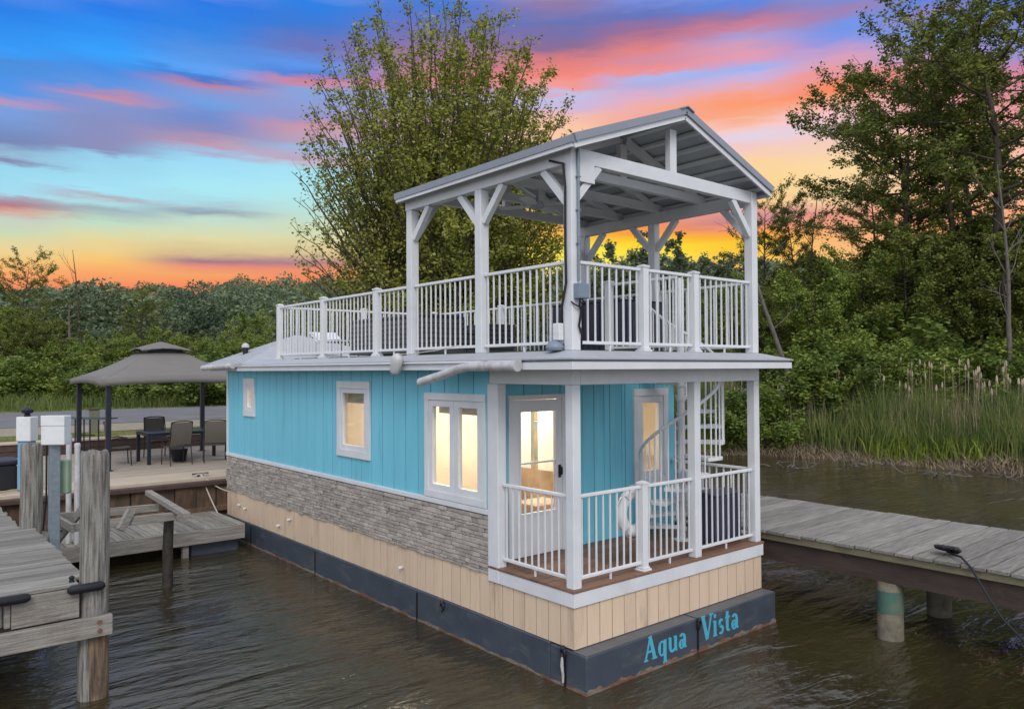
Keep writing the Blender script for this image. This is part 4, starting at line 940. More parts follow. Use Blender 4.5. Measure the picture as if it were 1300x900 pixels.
def pile(name, x, y, r, z1, label, m=PILE, z0=-2.2, wet=None, group=None):
    t = thing(name, label, 'piling', (x, y, z0), group=group); c = MB(); n = 22; zs = [z0]+list(np.linspace(WZ-.1, z1-.03, 14))+[z1]
    for i, z in enumerate(zs):
        rr = r*(1.05-.07*(z-z0)/(z1-z0)) if z < z1 else r*.88
        for j in range(n):
            t_ = 2*PI*j/n; q = rr*(1+.035*math.sin(3*t_+x)+.02*math.sin(7*t_+z*.8)); c.v.append((x+q*math.cos(t_)+.01*math.sin(z*2), y+q*math.sin(t_), z+(.012*math.sin(5*t_) if z == z1 else 0)))
    for i in range(len(zs)-1):
        for j in range(n): a = i*n+j; b_ = i*n+(j+1) % n; c.f.append((a, b_, b_+n, a+n))
    c.f.append(tuple((len(zs)-1)*n+j for j in range(n))); c.build('shaft', m, t, smooth=True)
    return t
pl1 = pile('dock_piling', -3.80, 3.085, .135, 1.49, 'tall weathered grey wooden piling at the corner of the left foreground dock')
c = MB(); c.lathe((-3.80, 3.085, -1.5), [(.145, 0), (.142, .55), (.141, 1.15)], 22); c.build('stained_base', PILEW, pl1, smooth=True)
pile('dock_piling', -3.86, 6.62, .135, 1.32, 'shorter darker wooden piling beside the galvanised meter post')
pile('dock_piling', -6.0, 3.34, .13, .15, 'piling under the outer edge of the left foreground dock', z0=-2.2)
# middle low dock between left dock and boat
md = thing('finger_dock', 'low weathered plank dock against the seawall behind the thin dark post', 'dock', (-2, 9.3, WZ))
c = MB(); planks_y(c, -3.85, -.22, 8.38, 10.04, -.50, .145); c.build('decking', WDOCKY, md, bevel=.004)
c = MB(); c.box(-3.85, -.24, 8.34, 8.378, -.76, -.51); c.box(-3.85, -.24, 9.9, 9.94, -.74, -.54); c.box(-.28, -.242, 8.38, 9.9, -.74, -.54); c.build('rim_beam', WBEAM, md, bevel=.006)
c = MB(); c.box(-1.15, -.3, 8.5, 9.8, -1.2, -.765); c.build('float', HULL, md, bevel=.02)
c = MB(); c.box(-1.32, -1.22, 8.40, 8.5, -1.9, -.765); c.build('leg', WBEAM, md)
c = MB(); c.box(-3.5, -3.4, 8.42, 8.52, -1.9, -.765); c.build('leg', DARKW, md)
# frame of timbers and thin post
tf = thing('timber_frame', 'open frame of weathered timbers over the low dock reaching to the dark post', 'timber frame', (-2.7, 6.9, -.5))
c = MB(); c.beam((-3.35, 6.55, .12), (-2.0, 6.5, .12), .05, .12); c.build('rail_beam', WBEAM, tf, bevel=.005)
c = MB(); c.beam((-3.4, 7.6, .12), (-1.98, 7.45, .12), .05, .12); c.build('rail_beam', WBEAM, tf, bevel=.005)
c = MB(); c.beam((-3.37, 6.5, .12), (-3.42, 7.65, .12), .05, .12); c.build('end_beam', WBEAM, tf, bevel=.005)
c = MB(); c.beam((-2.0, 5.95, .20), (-2.06, 7.75, .33), .10, .08); c.build('cap_beam', WBEAM, tf, bevel=.006)
c = MB(); c.beam((-2.78, 6.45, .02), (-2.62, 6.50, .28), .07, .12); c.build('block', WBEAM, tf, bevel=.005)
c = MB(); c.beam((-3.55, 7.7, -.5), (-3.15, 7.0, .30), .05, .10); c.build('diagonal_brace', WBEAM, tf)
c = MB(); c.tube([(-2.03, 6.72, .16), (-2.05, 6.72, -.4), (-2.05, 6.72, -2)], [.07, .075, .08], 10); c.build('dark_post', DARKW, tf, smooth=True)
# right dock
rd = thing('pier', 'wide grey plank pier right of the boat carried on round pilings', 'pier', (5, -3, WZ))
c = MB(); y = 9.5
while y > -9:
    p_ = RNG.uniform(.20, .29); c.obox((5.05+RNG.uniform(-.015, .015), y-p_/2, .10-.02+RNG.uniform(-.005, .005)), 2.5, p_-.020, .04, Matrix.Rotation(RNG.uniform(-.003, .003), 3, 'Z')); y -= p_
c.build('decking', WDOCK, rd, bevel=.004)
GREENW = mat('mossy_edge', (.22, .20, .12), .85, (.12, .10, .07), 5, stretch=(3, .5, 3), bump=.3, fine=.2)
c = MB(); c.box(3.83, 3.87, -9, 9.5, -.03, .057); c.box(6.22, 6.26, -9, 9.5, -.03, .057); c.build('edge_board', GREENW, rd, bevel=.004)
RUSTB = mat('rusty_beam', (.075, .05, .04), .85, (.035, .025, .022), 3, stretch=(1, .6, 2), bump=.5, bscale=12, dirt=(.16, .10, .07), dirt_amt=.6, dscale=2, dlow=.54, fine=.2)
c = MB(); c.box(3.88, 3.96, -9, 9.5, -.30, .055); c.box(6.13, 6.21, -9, 9.5, -.30, .055); c.box(4.9, 4.98, -9, 9.5, -.28, .055); c.build('stringers', RUSTB, rd)
for (x, y, lab) in ((3.98, -1.42, 'green sleeved round pier piling nearest the boat bow'), (5.35, -1.45, 'dark round pier piling behind the green sleeved one'), (3.98, -5.2, None), (5.3, 3.2, None), (3.98, 3.2, None)):
    pr = MB(); pr.lathe((x, y, -2.2), [(.148, 0), (.148, 1.895), (.145, 1.9)], 22)
    t = rd
    o = pr.build('piling', CONCP if lab and 'green' in lab else RUSTB, t, smooth=True)
    pr = MB(); pr.lathe((x, y, -.66), [(.152, 0), (.152, .26)], 22); q = pr.build('sleeve', GREENPILE if lab and 'green' in lab else RUSTB, o, smooth=True); q.location = (0, 0, 0)
# cord bundle on the pier
cb = thing('cord_bundle', 'bundle of black cord on the pier edge trailing down to the water', 'cord', (4.1, -2.0, .1))
c = MB(); pts = []
for i in range(60):
    t = i*.75; pts.append((4.12+.09*math.cos(t)+.03*math.sin(i*1.3), -2.03+.13*math.sin(t)*math.cos(i*.21), .125+.085*abs(math.sin(i*.37))))
c.tube(pts, .019, 6); c.build('coil', CABLE, cb, smooth=True)
c = MB(); c.tube([(4.06, -2.1, .14), (3.9, -2.25, .16), (3.78, -2.40, .08), (3.70, -2.55, -.12), (3.60, -2.75, -.35), (3.5, -3.1, -.62), (3.4, -3.5, -.8)], .013, 6); c.build('trailing_cord', CABLE, cb, smooth=True)
# mooring lines from patio to the low dock and to the hull
ml = thing('mooring_line', 'white mooring lines from the seawall cleat to the low dock and the hull', 'rope', (-.3, 10.4, .15))
def cat(p, q, sag, n=9): p, q = Vector(p), Vector(q); return [p.lerp(q, i/n)-Vector((0, 0, sag*math.sin(PI*i/n))) for i in range(n+1)]
c = MB(); c.tube(cat((-.36, 10.42, .20), (-.30, 9.6, -.49), .03), .013, 6); c.tube(cat((-.36, 10.42, .20), (.0, 9.85, -.12), .05), .011, 6); c.tube(cat((-.5, 10.42, .19), (-.2, 10.42, .19), -.015), .014, 6); c.build('line', ROPE, ml, smooth=True)
c = MB(); c.beam((-.52, 10.45, .21), (-.2, 10.45, .21), .03, .03); c.box(-.42, -.38, 10.43, 10.47, .15, .2); c.box(-.34, -.3, 10.43, 10.47, .15, .2); c.build('cleat', CABLE, ml)
# meter post
mp = thing('meter_post', 'galvanised post with a large white meter box beside the darker piling', 'utility post', (-3.72, 5.72, -1))
c = MB(); c.box(-3.785, -3.665, 5.66, 5.78, -1.5, 1.40); c.build('post', STEEL, mp, bevel=.006)
BX = Matrix.Rotation(-math.radians(40), 3, 'Z')
c = MB(); c.obox((-3.72, 5.64, 1.555), .30, .16, .37, BX); bo = c.build('meter_box', PLAST, mp, bevel=.012, seg=2)
c = MB(); c.obox((-3.77, 5.575, 1.68), .302, .014, .13, BX); c.build('lid', PLAST, bo, bevel=.004)
c = MB(); c.obox((-3.60, 5.82, .93), .16, .10, .44, BX); c.build('side_box', GREENB, mp, bevel=.02, seg=2)
c = MB(); c.tube([(-3.80, 5.8, 1.37), (-3.80, 5.8, .7), (-3.82, 5.9, .25), (-3.6, 5.9, .21)], .012, 6); c.build('cable', CABLE, mp, smooth=True)
# blue shore power pedestal
pp = thing('power_pedestal', 'blue shore power pedestal with white head and small dark lamp on top', 'power pedestal', (-3.35, 10.7, .15))
c = MB(); c.obox((-3.35, 10.7, .60), .22, .20, .90, BX); c.build('base', BLUEP, pp, bevel=.012)
c = MB(); c.obox((-3.35, 10.68, 1.27), .26, .24, .44, BX); c.build('head', PLAST, pp, bevel=.012)
c = MB(); c.lathe((-3.35, 10.68, 1.49), [(.05, 0), (.06, .02), (.04, .05), (.09, .07), (.10, .12), (.07, .16), (.015, .18)], 16); c.build('lamp_head', BLACKM, pp, smooth=True)
# pvc poles
for x, y, z1, lb in ((-3.05, 8.6, 1.26, 'left of two white pvc poles standing on the low dock'), (-2.96, 8.42, 1.13, 'shorter right of two white pvc poles standing on the low dock')):
    t = thing('pvc_pole', lb, 'pole', (x, y, -.5)); c = MB(); c.tube([(x, y, -.495), (x, y, z1)], .042, 14); c.build('tube', PVC, t, smooth=True)
    c = MB(); c.lathe((x, y, z1), [(.047, -.05), (.047, .0), (.03, .015)], 14); c.build('cap', PVC, t, smooth=True)
# black dock box
db = thing('dock_box', 'black plastic dock box at the left edge behind the power pedestal', 'dock box', (-4.2, 11.2, .15))
c = MB(); c.box(-5.0, -3.46, 10.95, 11.6, .15, .60); c.build('body', CABLE, db, bevel=.03, seg=2)
c = MB(); c.box(-5.04, -3.42, 10.91, 11.64, .605, .70); c.build('lid', BLACKM, db, bevel=.03, seg=2)
# hoses on the patio edge
c = MB(); c.tube([(-5.2, 10.2, .22), (-4.4, 10.35, .2), (-3.9, 10.3, .19), (-3.6, 10.5, .21), (-3.1, 10.6, .18), (-2.75, 10.3, .17), (-2.9, 10.05, .13)], .014, 6)
tag(c.build('garden_hose', mat('hose', (.38, .30, .18), .6), smooth=True), 'tan garden hose lying along the patio edge below the power pedestal', 'hose')

# ============================================================ gazebo and patio furniture
GX0, GX1, GY0, GY1 = -1.58, 1.38, 12.68, 15.68
gz = thing('gazebo', 'grey canvas gazebo with two tier roof and dark posts on the patio', 'gazebo', ((GX0+GX1)/2, (GY0+GY1)/2, .15))
for x in (GX0, GX1):
    for y in (GY0, GY1):
        c = MB(); c.box(x-.05, x+.05, y-.05, y+.05, .16, 2.1); po = c.build('post', BLACKM, gz, bevel=.006)
        c = MB(); c.box(x-.09, x+.09, y-.09, y+.09, .148, .162); c.build('base_plate', BLACKM, po)
c = MB()
for x in (GX0, GX1): c.box(x-.025, x+.025, GY0, GY1, 2.02, 2.08)
for y in (GY0, GY1): c.box(GX0, GX1, y-.025, y+.025, 2.025, 2.085)
c.build('top_frame', BLACKM, gz)
def canopy(cx, cy, h0, z0, h1, z1, val, sag=.05, n=14):
    c = MB(); rings = 7
    def pt(side, t, r):
        h = h0+(h1-h0)*r; zz = z0+(z1-z0)*r-sag*math.sin(PI*r)*(1-abs(2*t-1)**3*0)*(.6+.4*math.cos(2*PI*t)*-1 if False else 1)
        zz -= .07*(1-r)*0; s = -h+2*h*t
        edge = 4*t*(1-t); zz += .06*edge*(1-r)*(1 if z1 > z0 else 0)
        return {0: (cx+s, cy-h, zz), 1: (cx+h, cy+s, zz), 2: (cx-s, cy+h, zz), 3: (cx-h, cy-s, zz)}[side]
    for sd_ in range(4):
        k = len(c.v)
        for j in range(rings+1):
            for i in range(n+1): c.v.append(pt(sd_, i/n, j/rings))
        for j in range(rings):
            for i in range(n): a = k+j*(n+1)+i; c.f.append((a, a+1, a+n+2, a+n+1))
        k = len(c.v)
        for i in range(n+1):
            p = pt(sd_, i/n, 0); o_ = .012*math.sin(i*2.4); c.v.append(p); c.v.append((p[0]+(o_ if sd_ in (1, 3) else 0), p[1]+(o_ if sd_ in (0, 2) else 0), p[2]-val))
        for i in range(n): a = k+2*i; c.f.append((a, a+1, a+3, a+2))
    return c
gcx, gcy = (GX0+GX1)/2, (GY0+GY1)/2
o = canopy(gcx, gcy, 1.66, 2.12, .42, 2.76, .14).build('canopy', CANVAS, gz, smooth=True); sm = o.modifiers.new('s', 'SOLIDIFY'); sm.thickness = .006
o = canopy(gcx, gcy, .56, 2.80, .02, 3.02, .03, sag=.0).build('upper_canopy', CANVAS, gz, smooth=True); sm = o.modifiers.new('s', 'SOLIDIFY'); sm.thickness = .006
c = MB(); c.lathe((gcx, gcy, 3.0), [(.03, 0), (.035, .03), (.012, .06)], 10); c.build('finial', BLACKM, gz)
c = MB(); c.box(gcx-.4, gcx+.4, gcy-.4, gcy+.4, 2.70, 2.80); c.build('vent_frame', BLACKM, gz)
# dining table
dt = thing('dining_table', 'dark patio dining table with glass top under the gazebo', 'table', (.28, 13.75, .15))
c = MB(); c.box(-.62, 1.2, 13.25, 14.2, .865, .885); c.build('table_top', TABLEG, dt, bevel=.004)
c = MB(); c.box(-.64, 1.22, 13.23, 13.29, .80, .863); c.box(-.64, 1.22, 14.16, 14.22, .80, .863); c.box(-.64, -.58, 13.29, 14.16, .80, .863); c.box(1.16, 1.22, 13.29, 14.16, .80, .863); c.build('apron', BLACKM, dt)
for x in (-.6, 1.18):
    for y in (13.27, 14.18): c = MB(); c.box(x-.035, x+.035, y-.035, y+.035, .148, .80); c.build('leg', BLACKM, dt)
def make_chair():
    t = thing('patio_chair', '', 'chair', group='sling patio chairs round the gazebo table'); fr = CHAIRM   # faces +Y
    for s in (-1, 1):
        c = MB(); c.tube([(s*.25, .22, 0), (s*.25, .20, .40), (s*.25, .19, .60), (s*.255, .0, .635), (s*.25, -.17, .62)], .014, 8); c.build('front_leg', fr, t, smooth=True)
        c = MB(); c.tube([(s*.25, -.27, 0), (s*.25, -.20, .38), (s*.25, -.22, .62), (s*.24, -.30, .98)], .014, 8); c.build('rear_leg', fr, t, smooth=True)
    c = MB(); c.tube([(-.24, -.30, .98), (-.1, -.305, 1.0), (.1, -.305, 1.0), (.24, -.30, .98)], .014, 8); c.build('back_rail', fr, t, smooth=True)
    for y_ in (-.2, .2): c = MB(); c.tube([(-.25, y_, .405), (.25, y_, .405)], .012, 8); c.build('cross_rail', fr, t, smooth=True)
    c = MB(); n = 6
    for i in range(n+1):
        u_ = i/n; y_ = -.2+.4*u_; z_ = .415-.02*math.sin(PI*u_); c.v += [(-.238, y_, z_), (.238, y_, z_), (-.238, y_, z_+.008), (.238, y_, z_+.008)]
    for i in range(n): a = 4*i; c.f += [(a, a+4, a+5, a+1), (a+2, a+3, a+7, a+6), (a, a+2, a+6, a+4), (a+1, a+5, a+7, a+3)]
    c.f += [(0, 1, 3, 2), (4*n, 4*n+2, 4*n+3, 4*n+1)]; c.build('seat', SLING, t)
    c = MB()
    for i in range(n+1):
        u_ = i/n; z_ = .46+.51*u_; y_ = -.205-.095*u_-.025*math.sin(PI*u_); c.v += [(-.236, y_, z_), (.236, y_, z_), (-.232, y_+.008, z_), (.232, y_+.008, z_)]
    for i in range(n): a = 4*i; c.f += [(a, a+1, a+5, a+4), (a+2, a+6, a+7, a+3), (a, a+4, a+6, a+2), (a+1, a+3, a+7, a+5)]
    c.f += [(0, 2, 3, 1), (4*n, 4*n+1, 4*n+3, 4*n+2)]; c.build('backrest', SLING, t)
    return t
ch0 = make_chair()
for i, (x, y, rz, lb) in enumerate([(-.08, 12.98, .12, 'left of the two sling chairs with backs to the water, dark bin beneath'), (.78, 12.93, -.28, 'right of the two sling chairs with backs to the water, nearest the boat'),
        (-.02, 14.72, PI, 'sling patio chair on the far side of the table facing the water'), (-1.12, 13.72, -PI/2-.1, 'sling patio chair seen side on at the left end of the table')]):
    o = ch0 if i == 0 else copy_tree(ch0); o.location = (x, y, .15); o.rotation_euler = (0, 0, rz); o['label'] = lb
bn = thing('bin', 'small black bin on the patio under the left near chair', 'bin', (.15, 13.3, .15)); c = MB(); c.lathe((.15, 13.55, .15), [(.15, 0), (.19, .28), (.2, .30)], 16); c.build('body', CABLE, bn, smooth=True)
bt = thing('bar_table', 'narrow tall bar table with dark metal legs between the left gazebo posts', 'table', (-1.35, 15.6, .15))
ba, bb = Vector((-1.75, 16.3, 0)), Vector((-.95, 15.2, 0))
c = MB(); c.beam(ba+Vector((0, 0, 1.14)), bb+Vector((0, 0, 1.14)), .42, .025); c.build('table_top', TABLEG, bt, bevel=.004)
for t_ in (.3, .62):
    for s in (-1, 1):
        d = (bb-ba).normalized(); n_ = Vector((-d.y, d.x, 0)); q = ba.lerp(bb, t_)+n_*.14*s; c = MB(); c.tube([(q.x, q.y, .148), (q.x, q.y, 1.126)], .018, 6); c.build('leg', BLACKM, bt)
q0, q1 = ba.lerp(bb, .3), ba.lerp(bb, .62); c = MB(); c.beam((q0.x, q0.y, .72), (q1.x, q1.y, .72), .03, .03); c.build('stretcher', BLACKM, bt)
ub = thing('utility_box', 'small olive grey utility box on the gravel by the road', 'utility box', (.2, 22.5, _hz)); c = MB(); c.box(-.0, .28, 22.4, 22.6, _hz-.05, _hz+.72); c.build('cabinet', mat('olive_box', (.16, .16, .12), .7), ub, bevel=.015); c = MB(); c.box(-.02, .30, 22.38, 22.62, _hz+.722, _hz+.76); c.build('lid', CAPW, ub)

# ============================================================ vegetation
class Tree:
    def __init__(s, seed): s.r = np.random.default_rng(seed); s.br = []; s.tw = []
    def limb(s, p, d, L, r0, r1, n=6, wob=.12, trop=0., twig=False):
        pts = [np.array(p, float)]; d = np.array(d, float); d /= np.linalg.norm(d); st_ = L/n
        for i in range(n):
            d = d+s.r.normal(0, wob, 3)+np.array([0, 0, trop]); d /= np.linalg.norm(d); pts.append(pts[-1]+d*st_)
        rad = np.linspace(r0, r1, n+1); s.br.append((np.array(pts), rad))
        if twig: s.tw.append(np.array(pts))
        return np.array(pts), rad
    def wood(s, name, m, parent, minr=.0):
        V, F = [], []; nb = 0
        for pts, rad in s.br:
            k = 6 if rad[0] > .06 else 3
            d = np.gradient(pts, axis=0); d /= np.linalg.norm(d, axis=1)[:, None]+1e-9
            ref = np.array([.3, .9, .1]); x = np.cross(d, ref); x /= np.linalg.norm(x, axis=1)[:, None]+1e-9; y = np.cross(d, x)
            t = np.arange(k)*2*np.pi/k
            v = pts[:, None]+(x[:, None]*np.cos(t)[None, :, None]+y[:, None]*np.sin(t)[None, :, None])*rad[:, None, None]
            n = len(pts); idx = (np.arange(n-1)[:, None]*k+np.arange(k)[None]); nxt = (np.arange(n-1)[:, None]*k+(np.arange(k)[None]+1) % k)
            V.append(v.reshape(-1, 3)); F.append((np.stack([idx, nxt, nxt+k, idx+k], -1).reshape(-1, 4))+nb); nb += n*k
        return np_mesh(name, np.concatenate(V), np.concatenate(F), m, parent, smooth=True)
def leaf_quads(P_, size, r, up=.35):
    n = len(P_); a = r.normal(size=(n, 3)); a[:, 2] = a[:, 2]*.5; a /= np.linalg.norm(a, axis=1)[:, None]
    nrm = r.normal(size=(n, 3)); nrm[:, 2] += up; b = np.cross(a, nrm); b /= np.linalg.norm(b, axis=1)[:, None]+1e-9
    s = size*r.uniform(.5, 1.5, (n, 1))
    v = np.stack([P_-a*s*.5, P_+b*s*.36+a*s*.05, P_+a*s*.55, P_-b*s*.36+a*s*.05], 1).reshape(-1, 3)
    return v, np.arange(4*n).reshape(-1, 4)
def leaves_on(t, n, spread, size, name, m, parent, weights=None):
    tw = t.tw; ln = np.array([np.linalg.norm(np.diff(p, axis=0), axis=1).sum() for p in tw]); w = ln if weights is None else ln*weights
    ids = t.r.choice(len(tw), n, p=w/w.sum()); u = t.r.random(n)**.7; P_ = np.empty((n, 3))
    arr = np.array([p for p in tw]) if len({len(p) for p in tw}) == 1 else None
    k = arr.shape[1]-1; f = u*k; i0 = np.minimum(f.astype(int), k-1); fr = (f-i0)[:, None]
    P_ = arr[ids, i0]*(1-fr)+arr[ids, i0+1]*fr+t.r.normal(0, spread, (n, 3))
    v, f = leaf_quads(P_, size, t.r); return np_mesh(name, v, f, m, parent)
def unit(a, e): return np.array([math.cos(a)*math.cos(e), math.sin(a)*math.cos(e), math.sin(e)])

# --- the big many-stemmed tree behind the boat
def big_tree(pos):
    t = Tree(11); r = t.r; H = 16.6
    root = thing('maple_tree', 'tall vase shaped many stemmed maple tree rising behind the boat', 'tree', pos)
    base, _ = t.limb((0, 0, -.3), (0, 0, 1), 2.2, .42, .34, 4, .03)
    cdir = RIGHT
    stems = 250; ga = PI*(3-math.sqrt(5))
    for i in range(stems):
        # the end of each stem lies on (or a little inside) an egg shaped crown
        zf = 1-(i+.5)/stems*1.50; a = i*ga; rr = max(0, 1-abs(zf)**2.7)**.5; deep = 1.0 if i % 3 else r.uniform(.55, .9)
        deep *= r.uniform(.93, 1.03); tgt = np.array([5.3*rr*math.cos(a)*deep, 5.3*rr*math.sin(a)*deep, 7.7+8.3*zf*deep])
        h0 = r.uniform(.9, 2.2); b0 = np.array([.14*math.cos(a), .14*math.sin(a), h0]); m0 = np.array([tgt[0]*.42, tgt[1]*.42, h0+(tgt[2]-h0)*(.50+.0*rr)+.4])
        tt = np.linspace(0, 1, 15)[:, None]; pts = (1-tt)**2*b0+2*tt*(1-tt)*m0+tt**2*tgt; ph = r.uniform(0, 6.28, 3); pts += np.sin(tt*r.uniform(5, 11)+ph)*r.uniform(.08, .22)*np.sin(tt*PI)*1.0; pts[1:-1] += r.normal(0, .06, (13, 3)); L = np.linalg.norm(np.diff(pts, axis=0), axis=1).sum()
        rad = np.linspace(.065 if i % 4 else .13, .009, 15); t.br.append((pts, rad))
        nb = int(L*.8)+3
        for j in range(nb):
            u = .25+.74*(j+.5)/nb; k = u*14; i0 = min(int(k), 13); p = pts[i0]+(pts[i0+1]-pts[i0])*(k-i0); ax = pts[i0+1]-pts[i0]; ax /= np.linalg.norm(ax)
            a2 = r.uniform(0, 2*PI); sd_ = unit(a2, .2); d2 = ax*.95+sd_*r.uniform(.4, .9); l2 = (1.3*(1-u)+.55)*r.uniform(.6, 1.15)
            p2, _ = t.limb(p, d2, l2, .022*(1-u)+.009, .004, 6, .10, .05, twig=True)
            for m_ in range(int(2+l2*1.6)):
                k2 = r.integers(1, 6); t.limb(p2[k2], (p2[k2]-p2[k2-1])*3+r.normal(0, .55, 3), r.uniform(.3, .7), .006, .003, 6, .15, .04, twig=True)
    t.wood('trunk', BARK, root)
    # thinner foliage on the left-hand lower side, fuller on the right, as in the photograph
    rv = np.array(RIGHT); w_ = np.array([np.clip(.72+.10*(p[3]@rv)+.05*(p[3][2]-8), .22, 1.2)*r.uniform(.1, 1)**1.6 for p in t.tw])
    leaves_on(t, 190000, .12, .105, 'crown', LEAF_BIG, root, w_)
    return root
gzt = lambda p: float(height(np.array([p.x]), np.array([p.y]))[0])
p = at(556, 28.5); p.z = gzt(p); big_tree(p)

# --- woodland tree variants (tall, open layered crown)
def wood_tree(seed, H, leaves, crown0=.35, width=.28, size=.135, leafm=LEAF_WOOD, bark=BARK, lean=0., droop=.012, tr=None, spread=.13):
    t = Tree(seed); r = t.r
    root = bpy.data.objects.new('woodland_tree', None); COL.objects.link(root)
    pts, rad = t.limb((0, 0, -.4), (lean, 0, 1), H*1.0, tr or H*.0135, .02, 16, .035, .01)
    nb = int(H*2.1)
    for j in range(nb):
        u = crown0+(1-crown0)*(j+r.random())/nb; k = min(u, .995)*16; i0 = min(int(k), 15); p = pts[i0]+(pts[i0+1]-pts[i0])*(k-i0)
        a = j*2.4+r.normal(0, .4); prof = math.sin(PI*min(1, (1-u)/(1-crown0)*.85+.15))**.7; L = H*width*prof*r.uniform(.55, 1.15)
        e = r.uniform(.05, .55)+.5*(u-.5); p2, _ = t.limb(p, unit(a, e), L, .011*H*(1-u)*.6+.02, .01, 8, .10, .02-droop)
        for m_ in range(int(3+L*1.9)):
            k2 = r.integers(2, 9); dd = (p2[k2]-p2[k2-1]); dd /= np.linalg.norm(dd); p3, _ = t.limb(p2[k2], dd+r.normal(0, .55, 3)*np.array([1, 1, .45]), r.uniform(.5, 1.3)*(.5+L*.16), .014, .005, 6, .14, .02-droop, twig=True)
    t.wood('trunk', bark, root)
    leaves_on(t, leaves, spread, size, 'crown', leafm, root, r.random(len(t.tw))**1.6+.05); return root
def bushy_tree(seed, H, leaves, size=.15, leafm=LEAF_MID, width=.36, base=.08):
    t = Tree(seed); r = t.r; root = bpy.data.objects.new('leafy_tree', None); COL.objects.link(root)
    pts, _ = t.limb((0, 0, -.4), (0, 0, 1), H*.92, H*.016, .02, 10, .05, .01); nb = int(30+H*2.4)
    for j in range(nb):
        u = base+(1-base)*((j+r.random())/nb)**.9; k = min(u, .99)*10; i0 = min(int(k), 9); p = pts[i0]+(pts[i0+1]-pts[i0])*(k-i0)
        prof = (math.sin(PI*min(1, .22+.78*(1-(u-base)/(1-base))*.80)))**.6; L = H*width*prof*r.uniform(.6, 1.12); a = j*2.4+r.normal(0, .3)
        p2, _ = t.limb(p, unit(a, r.uniform(.1, .7)), L, .03, .01, 7, .12, .02)
        for m_ in range(int(3+L*2)):
            k2 = r.integers(2, 8); t.limb(p2[k2], (p2[k2]-p2[k2-1])/max(L/7, .01)+r.normal(0, .6, 3), r.uniform(.3, .9), .012, .004, 6, .15, .02, twig=True)
    t.wood('trunk', BARK, root); leaves_on(t, leaves, .13, size, 'crown', leafm, root, r.random(len(t.tw))**1.5+.05); return root
def shrub(seed, H, leaves, size=.10, leafm=LEAF_SHRUB):
    t = Tree(seed); r = t.r; root = bpy.data.objects.new('shrub', None); COL.objects.link(root)
    for j in range(26):
        a = r.uniform(0, 2*PI); q = r.random(); p2, _ = t.limb((.2*math.cos(a), .2*math.sin(a), -.15), unit(a, PI/2-q*1.1), H*(1-.25*q)*r.uniform(.75, 1.05), .03, .008, 8, .10, .03)
        for m_ in range(12):
            k2 = r.integers(2, 9); t.limb(p2[k2], (p2[k2]-p2[k2-1])*4+r.normal(0, .5, 3), r.uniform(.25, .6)*H/2.2, .009, .003, 6, .15, .02, twig=True)
    t.wood('stems', BARK, root); leaves_on(t, leaves, .09, size, 'foliage', leafm, root); return root
VAR = {
 'W1': wood_tree(21, 20, 21000, .42, .25, tr=.30), 'W2': wood_tree(22, 18, 17500, .38, .31, lean=.12, tr=.27), 'W3': wood_tree(23, 21, 21000, .36, .22, tr=.3),
 'B1': bushy_tree(31, 11, 24000), 'B2': bushy_tree(32, 9, 24000, width=.42), 'B3': bushy_tree(33, 12, 24000, leafm=LEAF_WOOD, width=.34, base=.26), 'B4': bushy_tree(34, 10, 24000, leafm=LEAF_WOOD, width=.40, base=.24),
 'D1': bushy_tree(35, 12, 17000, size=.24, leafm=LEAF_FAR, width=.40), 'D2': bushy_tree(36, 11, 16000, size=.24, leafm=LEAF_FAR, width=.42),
 'S1': shrub(41, 2.6, 15000), 'S2': shrub(42, 2.2, 13000), 'S3': shrub(43, 3.2, 19000, leafm=LEAF_MID),
}
USED = set()
def plant(key, u, F, h, label, cat, name, group=None, rz=None, sx=1.0):
    src = VAR[key]; o = src if key not in USED else copy_tree(src); USED.add(key)
    H0 = {'W1': 20, 'W2': 18, 'W3': 21, 'B1': 11, 'B2': 9, 'B3': 12, 'B4': 10, 'D1': 12, 'D2': 11, 'S1': 2.6, 'S2': 2.2, 'S3': 3.2}[key]
    p = at(u, F); p.z = gzt(p); o.location = p; s = h/H0; o.scale = (s*sx, s*sx, s); o.rotation_euler = (0, 0, RNG.uniform(0, 6.28) if rz is None else rz)
    o.name = name; tag(o, label, cat, group); return o
# right bank: tall trees
G1 = 'tall woodland trees on the right bank'
tall = [(1128, 38, 15.4, 'W2', 'leftmost tall tree on the right bank, its dark trunk leaning over', 1.15), (1172, 39, 17.6, 'W1', 'tall open crowned tree left of the two highest on the right bank', 1.1),
        (1222, 36, 17.6, 'W3', 'high woodland tree with forked crown just left of the right edge', 1.0), (1285, 35, 19.5, 'W2', 'highest tree at the far right edge of the photo', 1.15),
        (1250, 43, 21.5, 'W1', 'tall dark tree behind the two high trees near the right edge', 1.0), (1020, 44, 11.5, 'W3', 'slender sparse tree left of the tall ones, standing behind shrubs', .8),
        (965, 46, 12.0, 'W1', 'slim tree showing just right of the pavilion corner post', .8), (1120, 47, 14.5, 'W3', 'mid height tree behind the leaning one on the right bank', 1.0), (1340, 38, 20, 'W3', 'tall tree partly cut off by the right edge', 1.1)]
for u, F, h, k, lb, sx in tall: plant(k, u, F, h, lb, 'tree', 'woodland_tree', G1, sx=sx)
